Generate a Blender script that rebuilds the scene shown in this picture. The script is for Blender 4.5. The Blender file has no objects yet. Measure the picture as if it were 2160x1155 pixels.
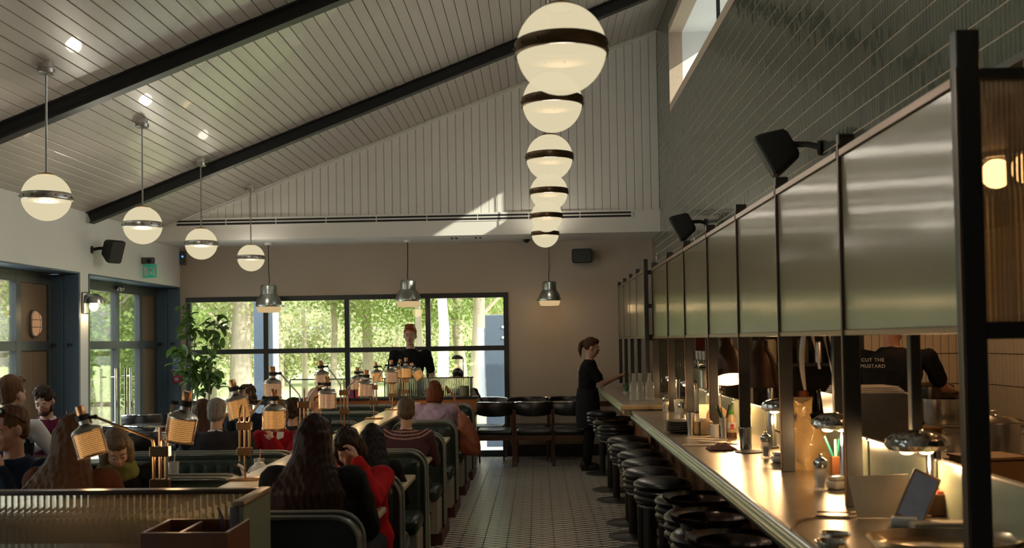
import bpy, bmesh, math, random
import numpy as np
from mathutils import Vector, Matrix, Euler
from math import sin, cos, pi, radians, sqrt
R = radians
random.seed(7)
SC = bpy.context.scene
COL = SC.collection
# ------------------------------------------------------------------ camera
CAMZ = 1.63
FPX = 2100.0
def cam_basis():
    y, p, r = R(2.5), R(1.6), R(0.86)
    F = Vector((-sin(y)*cos(p), cos(y)*cos(p), sin(p)))
    Rt = Vector((cos(y), sin(y), 0)); U = Rt.cross(F)
    return (Rt*cos(r)-U*sin(r)), (U*cos(r)+Rt*sin(r)), F
CR, CU, CF = cam_basis()
PX0 = 1136 - FPX*(CR.y/CF.y)
PY0 = 717 + FPX*(CU.y/CF.y)
cam_d = bpy.data.cameras.new('camera'); cam = bpy.data.objects.new('camera', cam_d); COL.objects.link(cam)
cam.matrix_world = Matrix(((CR.x, CU.x, -CF.x, 0), (CR.y, CU.y, -CF.y, 0), (CR.z, CU.z, -CF.z, CAMZ), (0, 0, 0, 1)))
cam_d.sensor_width = 36; cam_d.lens = FPX/2160*36
cam_d.shift_x = (1080-PX0)/2160; cam_d.shift_y = (PY0-577.5)/2160
cam_d.clip_start = .05; cam_d.clip_end = 400
cam_d.dof.use_dof = True; cam_d.dof.focus_distance = 10.5; cam_d.dof.aperture_fstop = 4.0
SC.camera = cam
# a pixel of the photograph to a place in the room, on a plane of known X, Y or Z
def ray(px, py):
    return CF + CR*((px-PX0)/FPX) + CU*((PY0-py)/FPX)
def atY(px, py, Y):
    d = ray(px, py); t = Y/d.y; return Vector((d.x*t, Y, CAMZ+d.z*t))
def atX(px, py, X):
    d = ray(px, py); t = X/d.x; return Vector((X, d.y*t, CAMZ+d.z*t))
def atZ(px, py, Z):
    d = ray(px, py); t = (Z-CAMZ)/d.z; return Vector((d.x*t, d.y*t, Z))
# ------------------------------------------------------------------ world, sun, exposure
W = bpy.data.worlds.new('daylight'); SC.world = W; W.use_nodes = True
wn = W.node_tree.nodes; wl = W.node_tree.links; wn.clear()
wo = wn.new('ShaderNodeOutputWorld'); bg = wn.new('ShaderNodeBackground'); bg.inputs[1].default_value = 10.0
tcw = wn.new('ShaderNodeTexCoord'); sep = wn.new('ShaderNodeSeparateXYZ'); rmp = wn.new('ShaderNodeValToRGB')
rmp.color_ramp.elements[0].position = 0.0; rmp.color_ramp.elements[0].color = (.075, .076, .076, 1)      # bright thin overcast: brighter overhead than at the horizon
rmp.color_ramp.elements[1].position = .7; rmp.color_ramp.elements[1].color = (.94, .97, 1.0, 1)
wl.new(tcw.outputs['Generated'], sep.inputs[0]); wl.new(sep.outputs[2], rmp.inputs[0])
wl.new(rmp.outputs[0], bg.inputs[0]); wl.new(bg.outputs[0], wo.inputs[0])
sun_d = bpy.data.lights.new('sun', 'SUN'); sun_d.energy = 7.0; sun_d.color = (1, .93, .80); sun_d.angle = R(.6)
sun = bpy.data.objects.new('sun', sun_d); COL.objects.link(sun); sun.location = (20, -12, 14)
sun.rotation_euler = Vector((-1.77, 1, -1.07)).to_track_quat('-Z', 'Y').to_euler()
SC.view_settings.view_transform = 'Standard'; SC.view_settings.look = 'None'
SC.view_settings.gamma = 1; SC.view_settings.use_curve_mapping = False
SC.view_settings.exposure = 0.0
SC.cycles.use_denoising = True
SC.cycles.max_bounces = 8; SC.cycles.transparent_max_bounces = 24
SC.cycles.sample_clamp_indirect = 4.0; SC.cycles.caustics_reflective = False; SC.cycles.caustics_refractive = False
# room lamps: energies in one place
GLOBE_W, TABLE_W, HEAT_W, PEND_W = 12.0, 2.0, 18.0, 3.0

# ------------------------------------------------------------------ materials
MATS = {}
def mat(name, col, rough=.5, metal=0, spec=.5, noise=.12, nscale=18, bump=.0, bscale=60, coat=0, trans=0, emit=None, estr=1, stretch=None, alpha=None, sheen=0):
    if name in MATS: return MATS[name]
    m = bpy.data.materials.new(name); m.use_nodes = True; n = m.node_tree.nodes; l = m.node_tree.links
    b = n['Principled BSDF']
    tc = n.new('ShaderNodeTexCoord'); nt = n.new('ShaderNodeTexNoise'); nt.inputs['Scale'].default_value = nscale
    nt.inputs['Detail'].default_value = 4
    src = tc.outputs['Object']
    if stretch:
        mp = n.new('ShaderNodeMapping'); mp.inputs['Scale'].default_value = stretch; l.new(src, mp.inputs[0]); src = mp.outputs[0]
    l.new(src, nt.inputs['Vector'])
    mx = n.new('ShaderNodeMix'); mx.data_type = 'RGBA'
    c = Vector(col)
    mx.inputs['A'].default_value = (*[max(0, x*(1-noise)) for x in c], 1); mx.inputs['B'].default_value = (*[min(1, x*(1+noise)) for x in c], 1)
    l.new(nt.outputs[0], mx.inputs['Factor']); l.new(mx.outputs['Result'], b.inputs['Base Color'])
    b.inputs['Roughness'].default_value = rough; b.inputs['Metallic'].default_value = metal
    b.inputs['Specular IOR Level'].default_value = spec; b.inputs['Coat Weight'].default_value = coat
    b.inputs['Transmission Weight'].default_value = trans
    if sheen: b.inputs['Sheen Weight'].default_value = sheen
    if alpha is not None: b.inputs['Alpha'].default_value = alpha
    if emit:
        b.inputs['Emission Color'].default_value = (*emit, 1); b.inputs['Emission Strength'].default_value = estr
    if bump:
        nb = n.new('ShaderNodeTexNoise'); nb.inputs['Scale'].default_value = bscale; l.new(src, nb.inputs['Vector'])
        bp = n.new('ShaderNodeBump'); bp.inputs['Strength'].default_value = bump; bp.inputs['Distance'].default_value = .01
        l.new(nb.outputs[0], bp.inputs['Height']); l.new(bp.outputs[0], b.inputs['Normal'])
    MATS[name] = m; return m
def glass(name, tint=(1, 1, 1), refl=.08, rough=0.0, frost=0):
    """thin pane: straight-through transparency plus a surface reflection"""
    if name in MATS: return MATS[name]
    m = bpy.data.materials.new(name); m.use_nodes = True; n = m.node_tree.nodes; l = m.node_tree.links; n.clear()
    o = n.new('ShaderNodeOutputMaterial'); t = n.new('ShaderNodeBsdfTransparent'); g = n.new('ShaderNodeBsdfGlossy')
    t.inputs[0].default_value = (*tint, 1); g.inputs['Roughness'].default_value = rough
    fr = n.new('ShaderNodeFresnel'); fr.inputs[0].default_value = 1.45
    mth = n.new('ShaderNodeMath'); mth.operation = 'MULTIPLY'; mth.inputs[1].default_value = refl*10
    l.new(fr.outputs[0], mth.inputs[0]); mth.use_clamp = True
    mx = n.new('ShaderNodeMixShader'); l.new(mth.outputs[0], mx.inputs[0]); l.new(t.outputs[0], mx.inputs[1]); l.new(g.outputs[0], mx.inputs[2])
    l.new(mx.outputs[0], o.inputs[0]); MATS[name] = m; return m
def emis(name, col, s, noise=0):
    if name in MATS: return MATS[name]
    m = bpy.data.materials.new(name); m.use_nodes = True; n = m.node_tree.nodes; l = m.node_tree.links; n.clear()
    o = n.new('ShaderNodeOutputMaterial'); e = n.new('ShaderNodeEmission'); e.inputs[0].default_value = (*col, 1); e.inputs[1].default_value = s
    l.new(e.outputs[0], o.inputs[0]); MATS[name] = m; return m

# ------------------------------------------------------------------ mesh builder
class MB:
    def __init__(s): s.v = []; s.f = []
    def add(s, vs, fs, M=None):
        b = len(s.v)
        s.v += [tuple(M @ Vector(v)) if M is not None else tuple(v) for v in vs]
        s.f += [tuple(b+i for i in f) for f in fs]; return s
    def box(s, x0, x1, y0, y1, z0, z1, M=None):
        v = [(x0,y0,z0),(x1,y0,z0),(x1,y1,z0),(x0,y1,z0),(x0,y0,z1),(x1,y0,z1),(x1,y1,z1),(x0,y1,z1)]
        return s.add(v, [(0,3,2,1),(4,5,6,7),(0,1,5,4),(1,2,6,5),(2,3,7,6),(3,0,4,7)], M)
    def cbox(s, c, d, M=None):
        return s.box(c[0]-d[0]/2, c[0]+d[0]/2, c[1]-d[1]/2, c[1]+d[1]/2, c[2]-d[2]/2, c[2]+d[2]/2, M)
    def rbox(s, x0, x1, y0, y1, z0, z1, r=.01, seg=2, M=None):
        bm = bmesh.new(); bmesh.ops.create_cube(bm, size=1)
        for v in bm.verts:
            v.co = Vector(((x0+x1)/2+v.co.x*(x1-x0), (y0+y1)/2+v.co.y*(y1-y0), (z0+z1)/2+v.co.z*(z1-z0)))
        bmesh.ops.bevel(bm, geom=bm.edges[:], offset=r, segments=seg, affect='EDGES', profile=.5)
        bm.verts.index_update()
        s.add([v.co[:] for v in bm.verts], [[v.index for v in f.verts] for f in bm.faces], M); bm.free(); return s
    def loft(s, rings, cap=True, closed=True):
        n = len(rings[0]); b = len(s.v)
        for r in rings: s.v += [tuple(p) for p in r]
        for i in range(len(rings)-1):
            for j in range(n if closed else n-1):
                k = (j+1) % n
                s.f.append((b+i*n+j, b+i*n+k, b+(i+1)*n+k, b+(i+1)*n+j))
        if cap:
            s.f.append(tuple(b+j for j in reversed(range(n)))); s.f.append(tuple(b+(len(rings)-1)*n+j for j in range(n)))
        return s
    def cyl(s, p0, p1, r0, r1=None, n=12, cap=True):
        p0, p1 = Vector(p0), Vector(p1); r1 = r0 if r1 is None else r1
        q = (p1-p0).to_track_quat('Z', 'Y'); rings = []
        for p, r in ((p0, r0), (p1, r1)):
            rings.append([p+q @ Vector((r*cos(2*pi*i/n), r*sin(2*pi*i/n), 0)) for i in range(n)])
        return s.loft(rings, cap)
    def tube(s, pts, r, n=8, cap=True):
        pts = [Vector(p) for p in pts]; rings = []; rr = r if isinstance(r, (list, tuple)) else [r]*len(pts)
        up = None
        for i, p in enumerate(pts):
            d = (pts[min(i+1, len(pts)-1)]-pts[max(i-1, 0)]).normalized()
            if up is None: up = Vector((0, 0, 1)) if abs(d.z) < .9 else Vector((1, 0, 0))
            a = d.cross(up).normalized(); b2 = a.cross(d); up = b2
            rings.append([p+a*(rr[i]*cos(2*pi*k/n))+b2*(rr[i]*sin(2*pi*k/n)) for k in range(n)])
        return s.loft(rings, cap)
    def lathe(s, prof, c=(0, 0, 0), n=24, M=None, cap=False):
        b = len(s.v); c = Vector(c)
        for r, z in prof:
            for i in range(n):
                p = Vector((r*cos(2*pi*i/n), r*sin(2*pi*i/n), z))
                if M is not None: p = M @ p
                s.v.append(tuple(p+c))
        for k in range(len(prof)-1):
            for i in range(n):
                j = (i+1) % n; s.f.append((b+k*n+i, b+k*n+j, b+(k+1)*n+j, b+(k+1)*n+i))
        if cap or prof[0][0] > 0 and cap: pass
        if cap:
            s.f.append(tuple(b+i for i in reversed(range(n)))); s.f.append(tuple(b+(len(prof)-1)*n+i for i in range(n)))
        return s
    def sph(s, c, r, n=14, m=8, M=None):
        r = (r, r, r) if isinstance(r, (int, float)) else r
        b = len(s.v); c = Vector(c)
        T = (lambda p: M @ Vector(p)) if M is not None else (lambda p: Vector(p))
        s.v.append(tuple(T((0, 0, -r[2]))+c))
        for k in range(1, m):
            t = -pi/2+pi*k/m
            for i in range(n): s.v.append(tuple(T((r[0]*cos(t)*cos(2*pi*i/n), r[1]*cos(t)*sin(2*pi*i/n), r[2]*sin(t)))+c))
        s.v.append(tuple(T((0, 0, r[2]))+c)); e = len(s.v)-1
        for i in range(n):
            j = (i+1) % n; s.f.append((b, b+1+j, b+1+i)); s.f.append((e, b+1+(m-2)*n+i, b+1+(m-2)*n+j))
            for k in range(m-2): s.f.append((b+1+k*n+i, b+1+k*n+j, b+1+(k+1)*n+j, b+1+(k+1)*n+i))
        return s
    def prism(s, outline, axis, a, b2):
        """outline: list of 2-D points; axis 'X','Y','Z' of extrusion between a and b2"""
        def P(p, t): return {'X': (t, p[0], p[1]), 'Y': (p[0], t, p[1]), 'Z': (p[0], p[1], t)}[axis]
        return s.loft([[P(p, a) for p in outline], [P(p, b2) for p in outline]], True)
    def mesh(s, name, m, smooth=35):
        me = bpy.data.meshes.new(name); me.from_pydata(s.v, [], s.f); me.validate()
        bm = bmesh.new(); bm.from_mesh(me); bmesh.ops.recalc_face_normals(bm, faces=bm.faces); bm.to_mesh(me); bm.free()
        if m: me.materials.append(m)
        if smooth:
            me.shade_smooth()
            if smooth < 180: me.set_sharp_from_angle(angle=R(smooth))
        return me
    def build(s, name, m, parent=None, smooth=35, loc=None):
        o = bpy.data.objects.new(name, s.mesh(name, m, smooth)); COL.objects.link(o)
        if loc is not None: o.location = loc
        if parent: o.parent = parent
        return o
def tag(o, label=None, cat=None, group=None, kind=None):
    if label: o['label'] = label
    if cat: o['category'] = cat
    if group: o['group'] = group
    if kind: o['kind'] = kind
    return o
def empty(name, loc=(0, 0, 0), rz=0, label=None, cat=None, group=None, kind=None):
    o = bpy.data.objects.new(name, None); COL.objects.link(o); o.location = loc; o.rotation_euler = (0, 0, rz); o.empty_display_size = .1
    return tag(o, label, cat, group, kind)
KIDS = {}
def copy_tree(o, parent=None):
    c = o.copy(); COL.objects.link(c); c.parent = parent
    for ch in [x for x in bpy.data.objects if x.parent == o]: copy_tree(ch, c)
    return c
def dup(o, loc, rz=0, label=None, group=None):
    c = copy_tree(o); c.location = loc; c.rotation_euler = (0, 0, rz)
    if label: c['label'] = label
    if group: c['group'] = group
    return c
def inst(name, me, parent, loc=(0, 0, 0), rot=None, scale=None, kind=None):
    o = bpy.data.objects.new(name, me); COL.objects.link(o); o.parent = parent; o.location = loc
    if rot: o.rotation_euler = rot
    if scale: o.scale = scale
    if kind: o['kind'] = kind
    return o
def plamp(name, loc, watt, col, rad=.05, parent=None):
    d = bpy.data.lights.new(name, 'POINT'); d.energy = watt; d.color = col; d.shadow_soft_size = rad
    o = bpy.data.objects.new(name, d); COL.objects.link(o); o.location = loc
    if parent: o.parent = parent
    return o
# palette
WHITE = mat('painted_plaster', (.84, .85, .84), .6, bump=.05, nscale=3, noise=.04)
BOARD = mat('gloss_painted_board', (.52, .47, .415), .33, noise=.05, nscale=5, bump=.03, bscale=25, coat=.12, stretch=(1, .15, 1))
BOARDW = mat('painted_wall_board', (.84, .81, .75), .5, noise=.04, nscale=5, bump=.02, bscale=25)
STEELK = mat('black_painted_steel', (.012, .012, .011), .45)
FRAME = mat('dark_window_frame', (.016, .017, .016), .4)
FRAMEG = mat('grey_door_frame', (.075, .085, .085), .4)
BLUEP = mat('dark_blue_paint', (.085, .14, .20), .5, noise=.08)
TANW = mat('tan_wood_panel', (.22, .15, .09), .55, noise=.2, nscale=6, stretch=(1, 1, .15))
WOODR = mat('red_brown_wood', (.13, .045, .020), .35, noise=.3, nscale=5, stretch=(6, 6, .6))
WOODO = mat('orange_wood', (.26, .09, .03), .4, noise=.25, nscale=5, stretch=(.6, 6, 6))
WOODF = mat('counter_front_wood', (.22, .10, .04), .4, noise=.25, nscale=9, stretch=(8, 8, .3))
DARKW = mat('dark_cap_wood', (.035, .018, .010), .35)
GREENL = mat('dark_green_leather', (.012, .024, .019), .32, bump=.15, bscale=150, noise=.2)
PIPING = mat('pale_piping', (.16, .18, .17), .35)
BLACKL = mat('black_leather', (.010, .010, .011), .30, bump=.1, bscale=120)
CHROME = mat('polished_chrome', (.62, .62, .60), .12, 1, noise=.05)
STEEL = mat('brushed_steel', (.46, .44, .40), .3, 1, noise=.15, bump=.02)
ZINC = mat('zinc_counter_top', (.60, .52, .40), .30, 1, noise=.25, nscale=7, bump=.03, bscale=9)
COPPER = mat('copper_metal', (.60, .30, .14), .3, 1)
BRASS = mat('aged_brass', (.36, .22, .10), .33, 1, noise=.2)
BANDM = mat('dark_bronze_band', (.13, .08, .045), .35, 1, noise=.2)
TABLET = mat('pale_table_top', (.42, .38, .28), .3, noise=.08)
RUBBER = mat('matt_black', (.010, .010, .010), .7)
PAPER = mat('cream_paper', (.62, .53, .36), .8)
WHITEC = mat('white_ceramic', (.66, .62, .55), .25)
CLEARG = glass('clear_glass', (.97, .98, .97), .09, .02)
WINDG = glass('window_glass', (.93, .96, .94), .06)
# ================================================================== the room shell
XL, XR, YB, YS = -5.14, 1.62, 14.1, 13.1          # left wall, tiled wall, back wall, bulkhead face
Y0 = -3.2; XK = 3.9; SOF = 3.03; KY = 9.0
def ceil_z(x): return 3.165+.3765*(x-XL)
SL = math.atan(.3765)
def struct(o, **k): o['kind'] = 'structure'; return o
# ---- floor
def tile_floor_mat():
    m = bpy.data.materials.new('patterned_floor_tile'); m.use_nodes = True; n = m.node_tree.nodes; l = m.node_tree.links; b = n['Principled BSDF']
    tc = n.new('ShaderNodeTexCoord'); sp = n.new('ShaderNodeSeparateXYZ'); l.new(tc.outputs['Object'], sp.inputs[0])
    def M(op, a, b2=None, c=None):
        q = n.new('ShaderNodeMath'); q.operation = op
        for i, x in enumerate((a, b2, c)):
            if x is None: continue
            if isinstance(x, (int, float)): q.inputs[i].default_value = x
            else: l.new(x, q.inputs[i])
        return q.outputs[0]
    px = M('PINGPONG', sp.outputs[0], .095)
    ex = M('SUBTRACT', .095, px)
    y0 = M('PINGPONG', sp.outputs[1], .0475); y1 = M('PINGPONG', M('ADD', sp.outputs[1], .0475), .0475)
    d0 = M('ADD', M('DIVIDE', px, .076), M('DIVIDE', y1, .026)); d1 = M('ADD', M('DIVIDE', ex, .076), M('DIVIDE', y0, .026))
    d = M('MINIMUM', d0, d1)
    k = M('GREATER_THAN', d, 1.0)
    nz = n.new('ShaderNodeTexNoise'); nz.inputs['Scale'].default_value = 9; l.new(tc.outputs['Object'], nz.inputs['Vector'])
    mx = n.new('ShaderNodeMix'); mx.data_type = 'RGBA'; l.new(k, mx.inputs['Factor'])
    mx.inputs['A'].default_value = (.022, .018, .015, 1)
    r = n.new('ShaderNodeValToRGB'); r.color_ramp.elements[0].color = (.52, .48, .42, 1); r.color_ramp.elements[1].color = (.64, .60, .53, 1)
    l.new(nz.outputs[0], r.inputs[0]); l.new(r.outputs[0], mx.inputs['B']); l.new(mx.outputs['Result'], b.inputs['Base Color'])
    b.inputs['Roughness'].default_value = .30
    MATS['tile'] = m; return m
TILEM = tile_floor_mat()
fl = MB().box(XL-.4, XK+.2, Y0, YB+.15, -.12, -.006).build('floor', mat('dark_grout', (.018, .016, .014), .8), smooth=0); struct(fl)
tm = MB(); a = .0935
tm.loft([[(-a, -a, -.006), (a, -a, -.006), (a, a, -.006), (-a, a, -.006)], [(-a, -a, -.0015), (a, -a, -.0015), (a, a, -.0015), (-a, a, -.0015)], [(-a+.002, -a+.002, 0), (a-.002, -a+.002, 0), (a-.002, a-.002, 0), (-a+.002, a-.002, 0)]])
tme = tm.mesh('floor_tile', TILEM, 0)
for i in range(30):
    for j in range(10): inst('tile', tme, fl, (-.755+j*.19, 7.44+i*.19, 0))
rest = MB()
def tilebox(x, y): rest.box(x-a, x+a, y-a, y+a, -.006, 0)
for i in range(-4, 36):
    for j in range(-1, 11):
        if 0 <= i < 30 and 0 <= j < 10: continue
        tilebox(-.755+j*.19, 7.44+i*.19)
o = rest.build('tile', TILEM, fl, smooth=0); o['kind'] = 'stuff'
# ---- walls
BAYS = [(-2.2, .75), (1.7, 4.65), (6.2, 10.97), (11.17, 14.1)]     # window bays cut in the left wall
HEAD = 2.47; REC = .36
wl_ = MB()
edges = [Y0]+[e for b in BAYS for e in b]
prev = Y0
for (a0, a1) in BAYS:
    if a0 > prev: wl_.box(XL-.25, XL, prev, a0, 0, HEAD)
    prev = a1
wl_.box(XL-.25, XL, Y0, YB, HEAD, 3.2)
struct(wl_.build('wall_left', WHITE, smooth=0))
# window wall at the back; the opening runs from x=-5.0 to -0.42, floor to 2.31
wb = MB(); wb.box(XL-.4, -5.06, YB, YB+.2, 0, 3.2); wb.box(-.42, XK+.1, YB, YB+.2, 0, 3.2); wb.box(-5.06, -.42, YB, YB+.2, 2.315, 3.2)
struct(wb.build('wall_back', mat('warm_grey_plaster', (.46, .38, .30), .65, noise=.04, nscale=3), smooth=0))
# wall behind the camera and the kitchen shell
struct(MB().box(XL-.3, XK+.2, Y0-.2, Y0, 0, 6.6).build('wall_rear', WHITE, smooth=0))
# bulkhead (front face band + soffit) with the boarded gable above it
bh = MB(); bh.box(XL, XR, YS+.08, YB, SOF, SOF+.08); bh.box(XL, XR, YS, YS+.08, SOF, 3.315)
bho = struct(bh.build('trim_1', BOARDW, smooth=0)); 
gab = MB(); gab.loft([[(XL, YS+.035, 3.1), (XR+.1, YS+.035, 3.1), (XR+.1, YS+.035, ceil_z(XR+.1)), (XL, YS+.035, ceil_z(XL))], [(XL, YS+.1, 3.1), (XR+.1, YS+.1, 3.1), (XR+.1, YS+.1, ceil_z(XR+.1)), (XL, YS+.1, ceil_z(XL))]])
gabo = struct(gab.build('wall_gable', mat('groove_shadow_paint', (.42, .40, .36), .7), smooth=0))
x = XL+.02; 
while x < XR-.02:
    x1 = min(x+.103, XR); zt0, zt1 = ceil_z(x)-.005, ceil_z(x1)-.005
    if zt1 > 3.34:
        zt0 = max(zt0, 3.33)
        MB().loft([[(x, YS+.035, 3.315), (x1, YS+.035, 3.315), (x1, YS+.035, zt1), (x, YS+.035, zt0)], [(x+.001, YS+.022, 3.315), (x1-.001, YS+.022, 3.315), (x1-.001, YS+.022, zt1), (x+.001, YS+.022, zt0)], [(x+.004, YS+.018, 3.315), (x1-.004, YS+.018, 3.315), (x1-.004, YS+.018, zt1), (x+.004, YS+.018, zt0)]]).build('board', BOARDW, gabo, smooth=0)
    x += .107
MB().box(XL, XR, YS-.012, YS+.02, 3.30, 3.325).build('ledge_trim', BOARDW, gabo, smooth=0)
# cover strip along the gable under the ceiling
st = MB(); st.loft([[(XL, YS+.018, ceil_z(XL)-.055), (XL, YS-.004, ceil_z(XL)-.055), (XL, YS-.004, ceil_z(XL)-.02), (XL, YS+.018, ceil_z(XL)-.02)], [(XR, YS+.018, ceil_z(XR)-.055), (XR, YS-.004, ceil_z(XR)-.055), (XR, YS-.004, ceil_z(XR)-.02), (XR, YS+.018, ceil_z(XR)-.02)]])
st.build('cover_strip', BOARDW, gabo, smooth=0)
# ---- sloping ceiling: backing plus long boards
cb = MB(); xr = XR+.35
cb.loft([[(XL-.3, Y0, ceil_z(XL-.3)+.02), (xr, Y0, ceil_z(xr)+.02), (xr, Y0, ceil_z(xr)+.12), (XL-.3, Y0, ceil_z(XL-.3)+.12)], [(XL-.3, YS+.2, ceil_z(XL-.3)+.02), (xr, YS+.2, ceil_z(xr)+.02), (xr, YS+.2, ceil_z(xr)+.12), (XL-.3, YS+.2, ceil_z(XL-.3)+.12)]])
co = struct(cb.build('ceiling', mat('groove_dark', (.10, .09, .08), .8), smooth=0))
pitch = .1023; wdt = pitch/cos(SL)-.005
bmx = MB(); h = wdt/2
bmx.loft([[(-h, 0, .02), (h, 0, .02), (h, 0, .003), (h-.004, 0, 0), (-h+.004, 0, 0), (-h, 0, .003)], [(-h, 16.3, .02), (h, 16.3, .02), (h, 16.3, .003), (h-.004, 16.3, 0), (-h+.004, 16.3, 0), (-h, 16.3, .003)]])
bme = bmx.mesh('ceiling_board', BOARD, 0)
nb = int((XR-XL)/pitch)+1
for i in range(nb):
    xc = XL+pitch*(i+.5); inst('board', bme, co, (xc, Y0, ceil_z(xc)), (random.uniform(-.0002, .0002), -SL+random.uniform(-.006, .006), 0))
# steel rafters (T section)
for yr in (1.38, 4.64, 7.9, 11.16):
    q = MB(); L = (XR-XL-.06)/cos(SL)
    M4 = Matrix.Translation((XL, yr, ceil_z(XL))) @ Matrix.Rotation(-SL, 4, 'Y')
    q.box(0, L, -.006, .006, -.12, .0, M4); q.box(0, L, -.055, .055, -.135, -.12, M4); q.box(0, L, -.055, .055, -.012, 0, M4)
    ro = q.build('steel_rafter', STEELK, smooth=0)
    tag(ro, {1.38: 'black steel rafter under the ceiling, nearest the viewer', 4.64: 'black steel rafter above the viewer, second from the near end', 7.9: 'black steel rafter crossing the ceiling above the leftmost globe lamp', 11.16: 'black steel rafter nearest the boarded gable wall'}[yr], 'beam', 'steel rafters under the boarded ceiling')
# ---- slot grille on the bulkhead, black double slots
g0 = atY(370, 466, YS); g1 = atY(1336, 450, YS)
ge = empty('slot_grille', (0, 0, 0), 0, 'long white air grille with two black slots on the bulkhead', 'air vent')
q = MB().box(g0.x, g1.x, YS-.008, YS, 3.215, 3.315); q.build('grille_frame', BOARDW, ge, smooth=0)
for zz in (3.29, 3.245):
    nseg = 9
    for k in range(nseg):
        xa = g0.x+.02+(g1.x-g0.x-.04)*k/nseg; xb = g0.x+.02+(g1.x-g0.x-.04)*(k+1)/nseg-.012
        MB().box(xa, xb, YS-.0105, YS-.0075, zz-.014, zz+.012).build('slot', RUBBER, ge, smooth=0)
# ---- tiled fascia wall on the right with the high window
FZ = 2.45
SILL = 4.435
WN = [(-1.5, 2.0), (2.6, 5.6), (6.2, 11.95)]; WHD = 5.3          # high windows (only the last one shows)
fw = MB()
fw.box(XR, XR+.16, Y0, YB, FZ, SILL); pr = Y0
for a0, a1 in WN: fw.box(XR, XR+.16, pr, a0, SILL, 6.2); fw.box(XR, XR+.16, a0, a1, WHD, 6.2); pr = a1
fw.box(XR, XR+.16, pr, YB, SILL, 6.2)
fwo = struct(fw.build('wall_right', mat('tile_grout', (.48, .38, .29), .8), smooth=0))
GTILE = mat('grey_green_glazed_tile', (.075, .085, .062), .17, noise=.12, nscale=30, bump=.05, bscale=22, coat=.4)
tw = .034; th = .105; tq = MB(); rnd = random.Random(3)
yy = 2.0
cnt = 0
while yy < YB-.03:
    y1 = yy+tw-.0015
    z = FZ+.002
    while z < 6.0:
        z1 = z+th-.006
        inwin = any(a0-.01 < y1 and yy < a1+.01 for a0, a1 in WN) and z1 > SILL and z < WHD
        # seen only where the frame reaches: skip what lies above the picture
        if not inwin and z < ceil_z(XR) and (z-CAMZ)/max(yy, .1) < .36*1.25:
            t1, t2 = rnd.uniform(-.0006, .0006), rnd.uniform(-.0004, .0004)
            f = XR-.0025
            v = [(XR, yy, z), (XR, y1, z), (XR, y1, z1), (XR, yy, z1),
                 (f-t1-t2, yy+.001, z+.001), (f-t1+t2, y1-.001, z+.001), (f+t1+t2, y1-.001, z1-.001), (f+t1-t2, yy+.001, z1-.001)]
            tq.add(v, [(4, 5, 6, 7), (0, 1, 5, 4), (1, 2, 6, 5), (2, 3, 7, 6), (3, 0, 4, 7)]); cnt += 1
        z += th
    yy += tw
o = tq.build('tile', GTILE, fwo, smooth=0); o['kind'] = 'stuff'
# high window reveal, frame and glass
for k, (a0, a1) in enumerate(WN):
    q = MB(); q.box(XR+.16, XR+.75, a1, a1+.06, SILL, WHD); q.box(XR+.16, XR+.75, a0-.06, a0, SILL, WHD)
    q.box(XR+.16, XR+.75, a0-.06, a1+.06, SILL-.06, SILL); q.box(XR+.16, XR+.75, a0-.06, a1+.06, WHD, WHD+.06)
    struct(q.build('trim_%d' % (k+2), WHITE, smooth=0))
    w = MB(); n = max(1, round((a1-a0)/2.7)); X = XR+.62
    w.box(X, X+.06, a0, a1, SILL, SILL+.05); w.box(X, X+.06, a0, a1, WHD-.05, WHD)
    for i in range(n+1):
        ym = a0+(a1-a0)*i/n; w.box(X, X+.06, max(a0, ym-.03), min(a1, ym+.03), SILL+.05, WHD-.05)
    wo_ = struct(w.build('window_%d' % (k+5), FRAME, smooth=0))
    for i in range(n):
        MB().box(X+.02, X+.028, a0+(a1-a0)*i/n+.03, a0+(a1-a0)*(i+1)/n-.03, SILL+.05, WHD-.05).build('pane', WINDG, wo_, smooth=0)
q = MB().box(XR-.004, XR+.02, 8.75, 8.80, SILL, WHD); struct(q.build('trim_9', STEELK, smooth=0))
# unseen wall added to block the sun from most high windows; flat roof
struct(MB().rbox(15, 16.5, -45, 2.99, -.1, 20, .05).build('wall_sun_blocker', mat('sun_blocker_brown', (.30, .20, .15), .8)))
struct(MB().box(XR+.1, XK+1.2, Y0-.2, YB+.2, 2.9, 3.0).build('trim_10', mat('roof_felt', (.12, .12, .12), .9), smooth=0))
# ---- kitchen shell
KW = mat('kitchen_wall_grout', (.035, .028, .02), .8)
kb = MB(); kb.box(2.88, XK, KY, KY+.12, 0, FZ+.1); kbo = struct(kb.build('wall_kitchen_back', KW, smooth=0))
kr = MB(); kr.box(XK, XK+.12, Y0, YB, 0, 2.95); kro = struct(kr.build('wall_kitchen_right', KW, smooth=0))
struct(MB().box(XR+.16, XK, Y0, YB, 2.72, 2.8).build('ceiling_kitchen', mat('kitchen_ceiling_paint', (.10, .08, .06), .8), smooth=0))
KT = mat('cream_kitchen_tile', (.50, .42, .30), .25, noise=.1, nscale=10)
ktm = MB().rbox(-.0315, .0315, -.008, 0, -.13, .13, .002, 1).mesh('kitchen_tile', KT, 0)
for i in range(15):
    for j in range(7): inst('tile', ktm, kbo, (2.925+i*.067, KY, .79+j*.267), (random.uniform(-.003, .003), 0, 0))
q = MB()
y = 4.2
while y < KY-.03:
    for j in range(7): q.box(XK-.008, XK, y, y+.063, .66+j*.267, .92+j*.267)
    y += .067
o = q.build('tile', KT, kro, smooth=0); o['kind'] = 'stuff'
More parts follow.
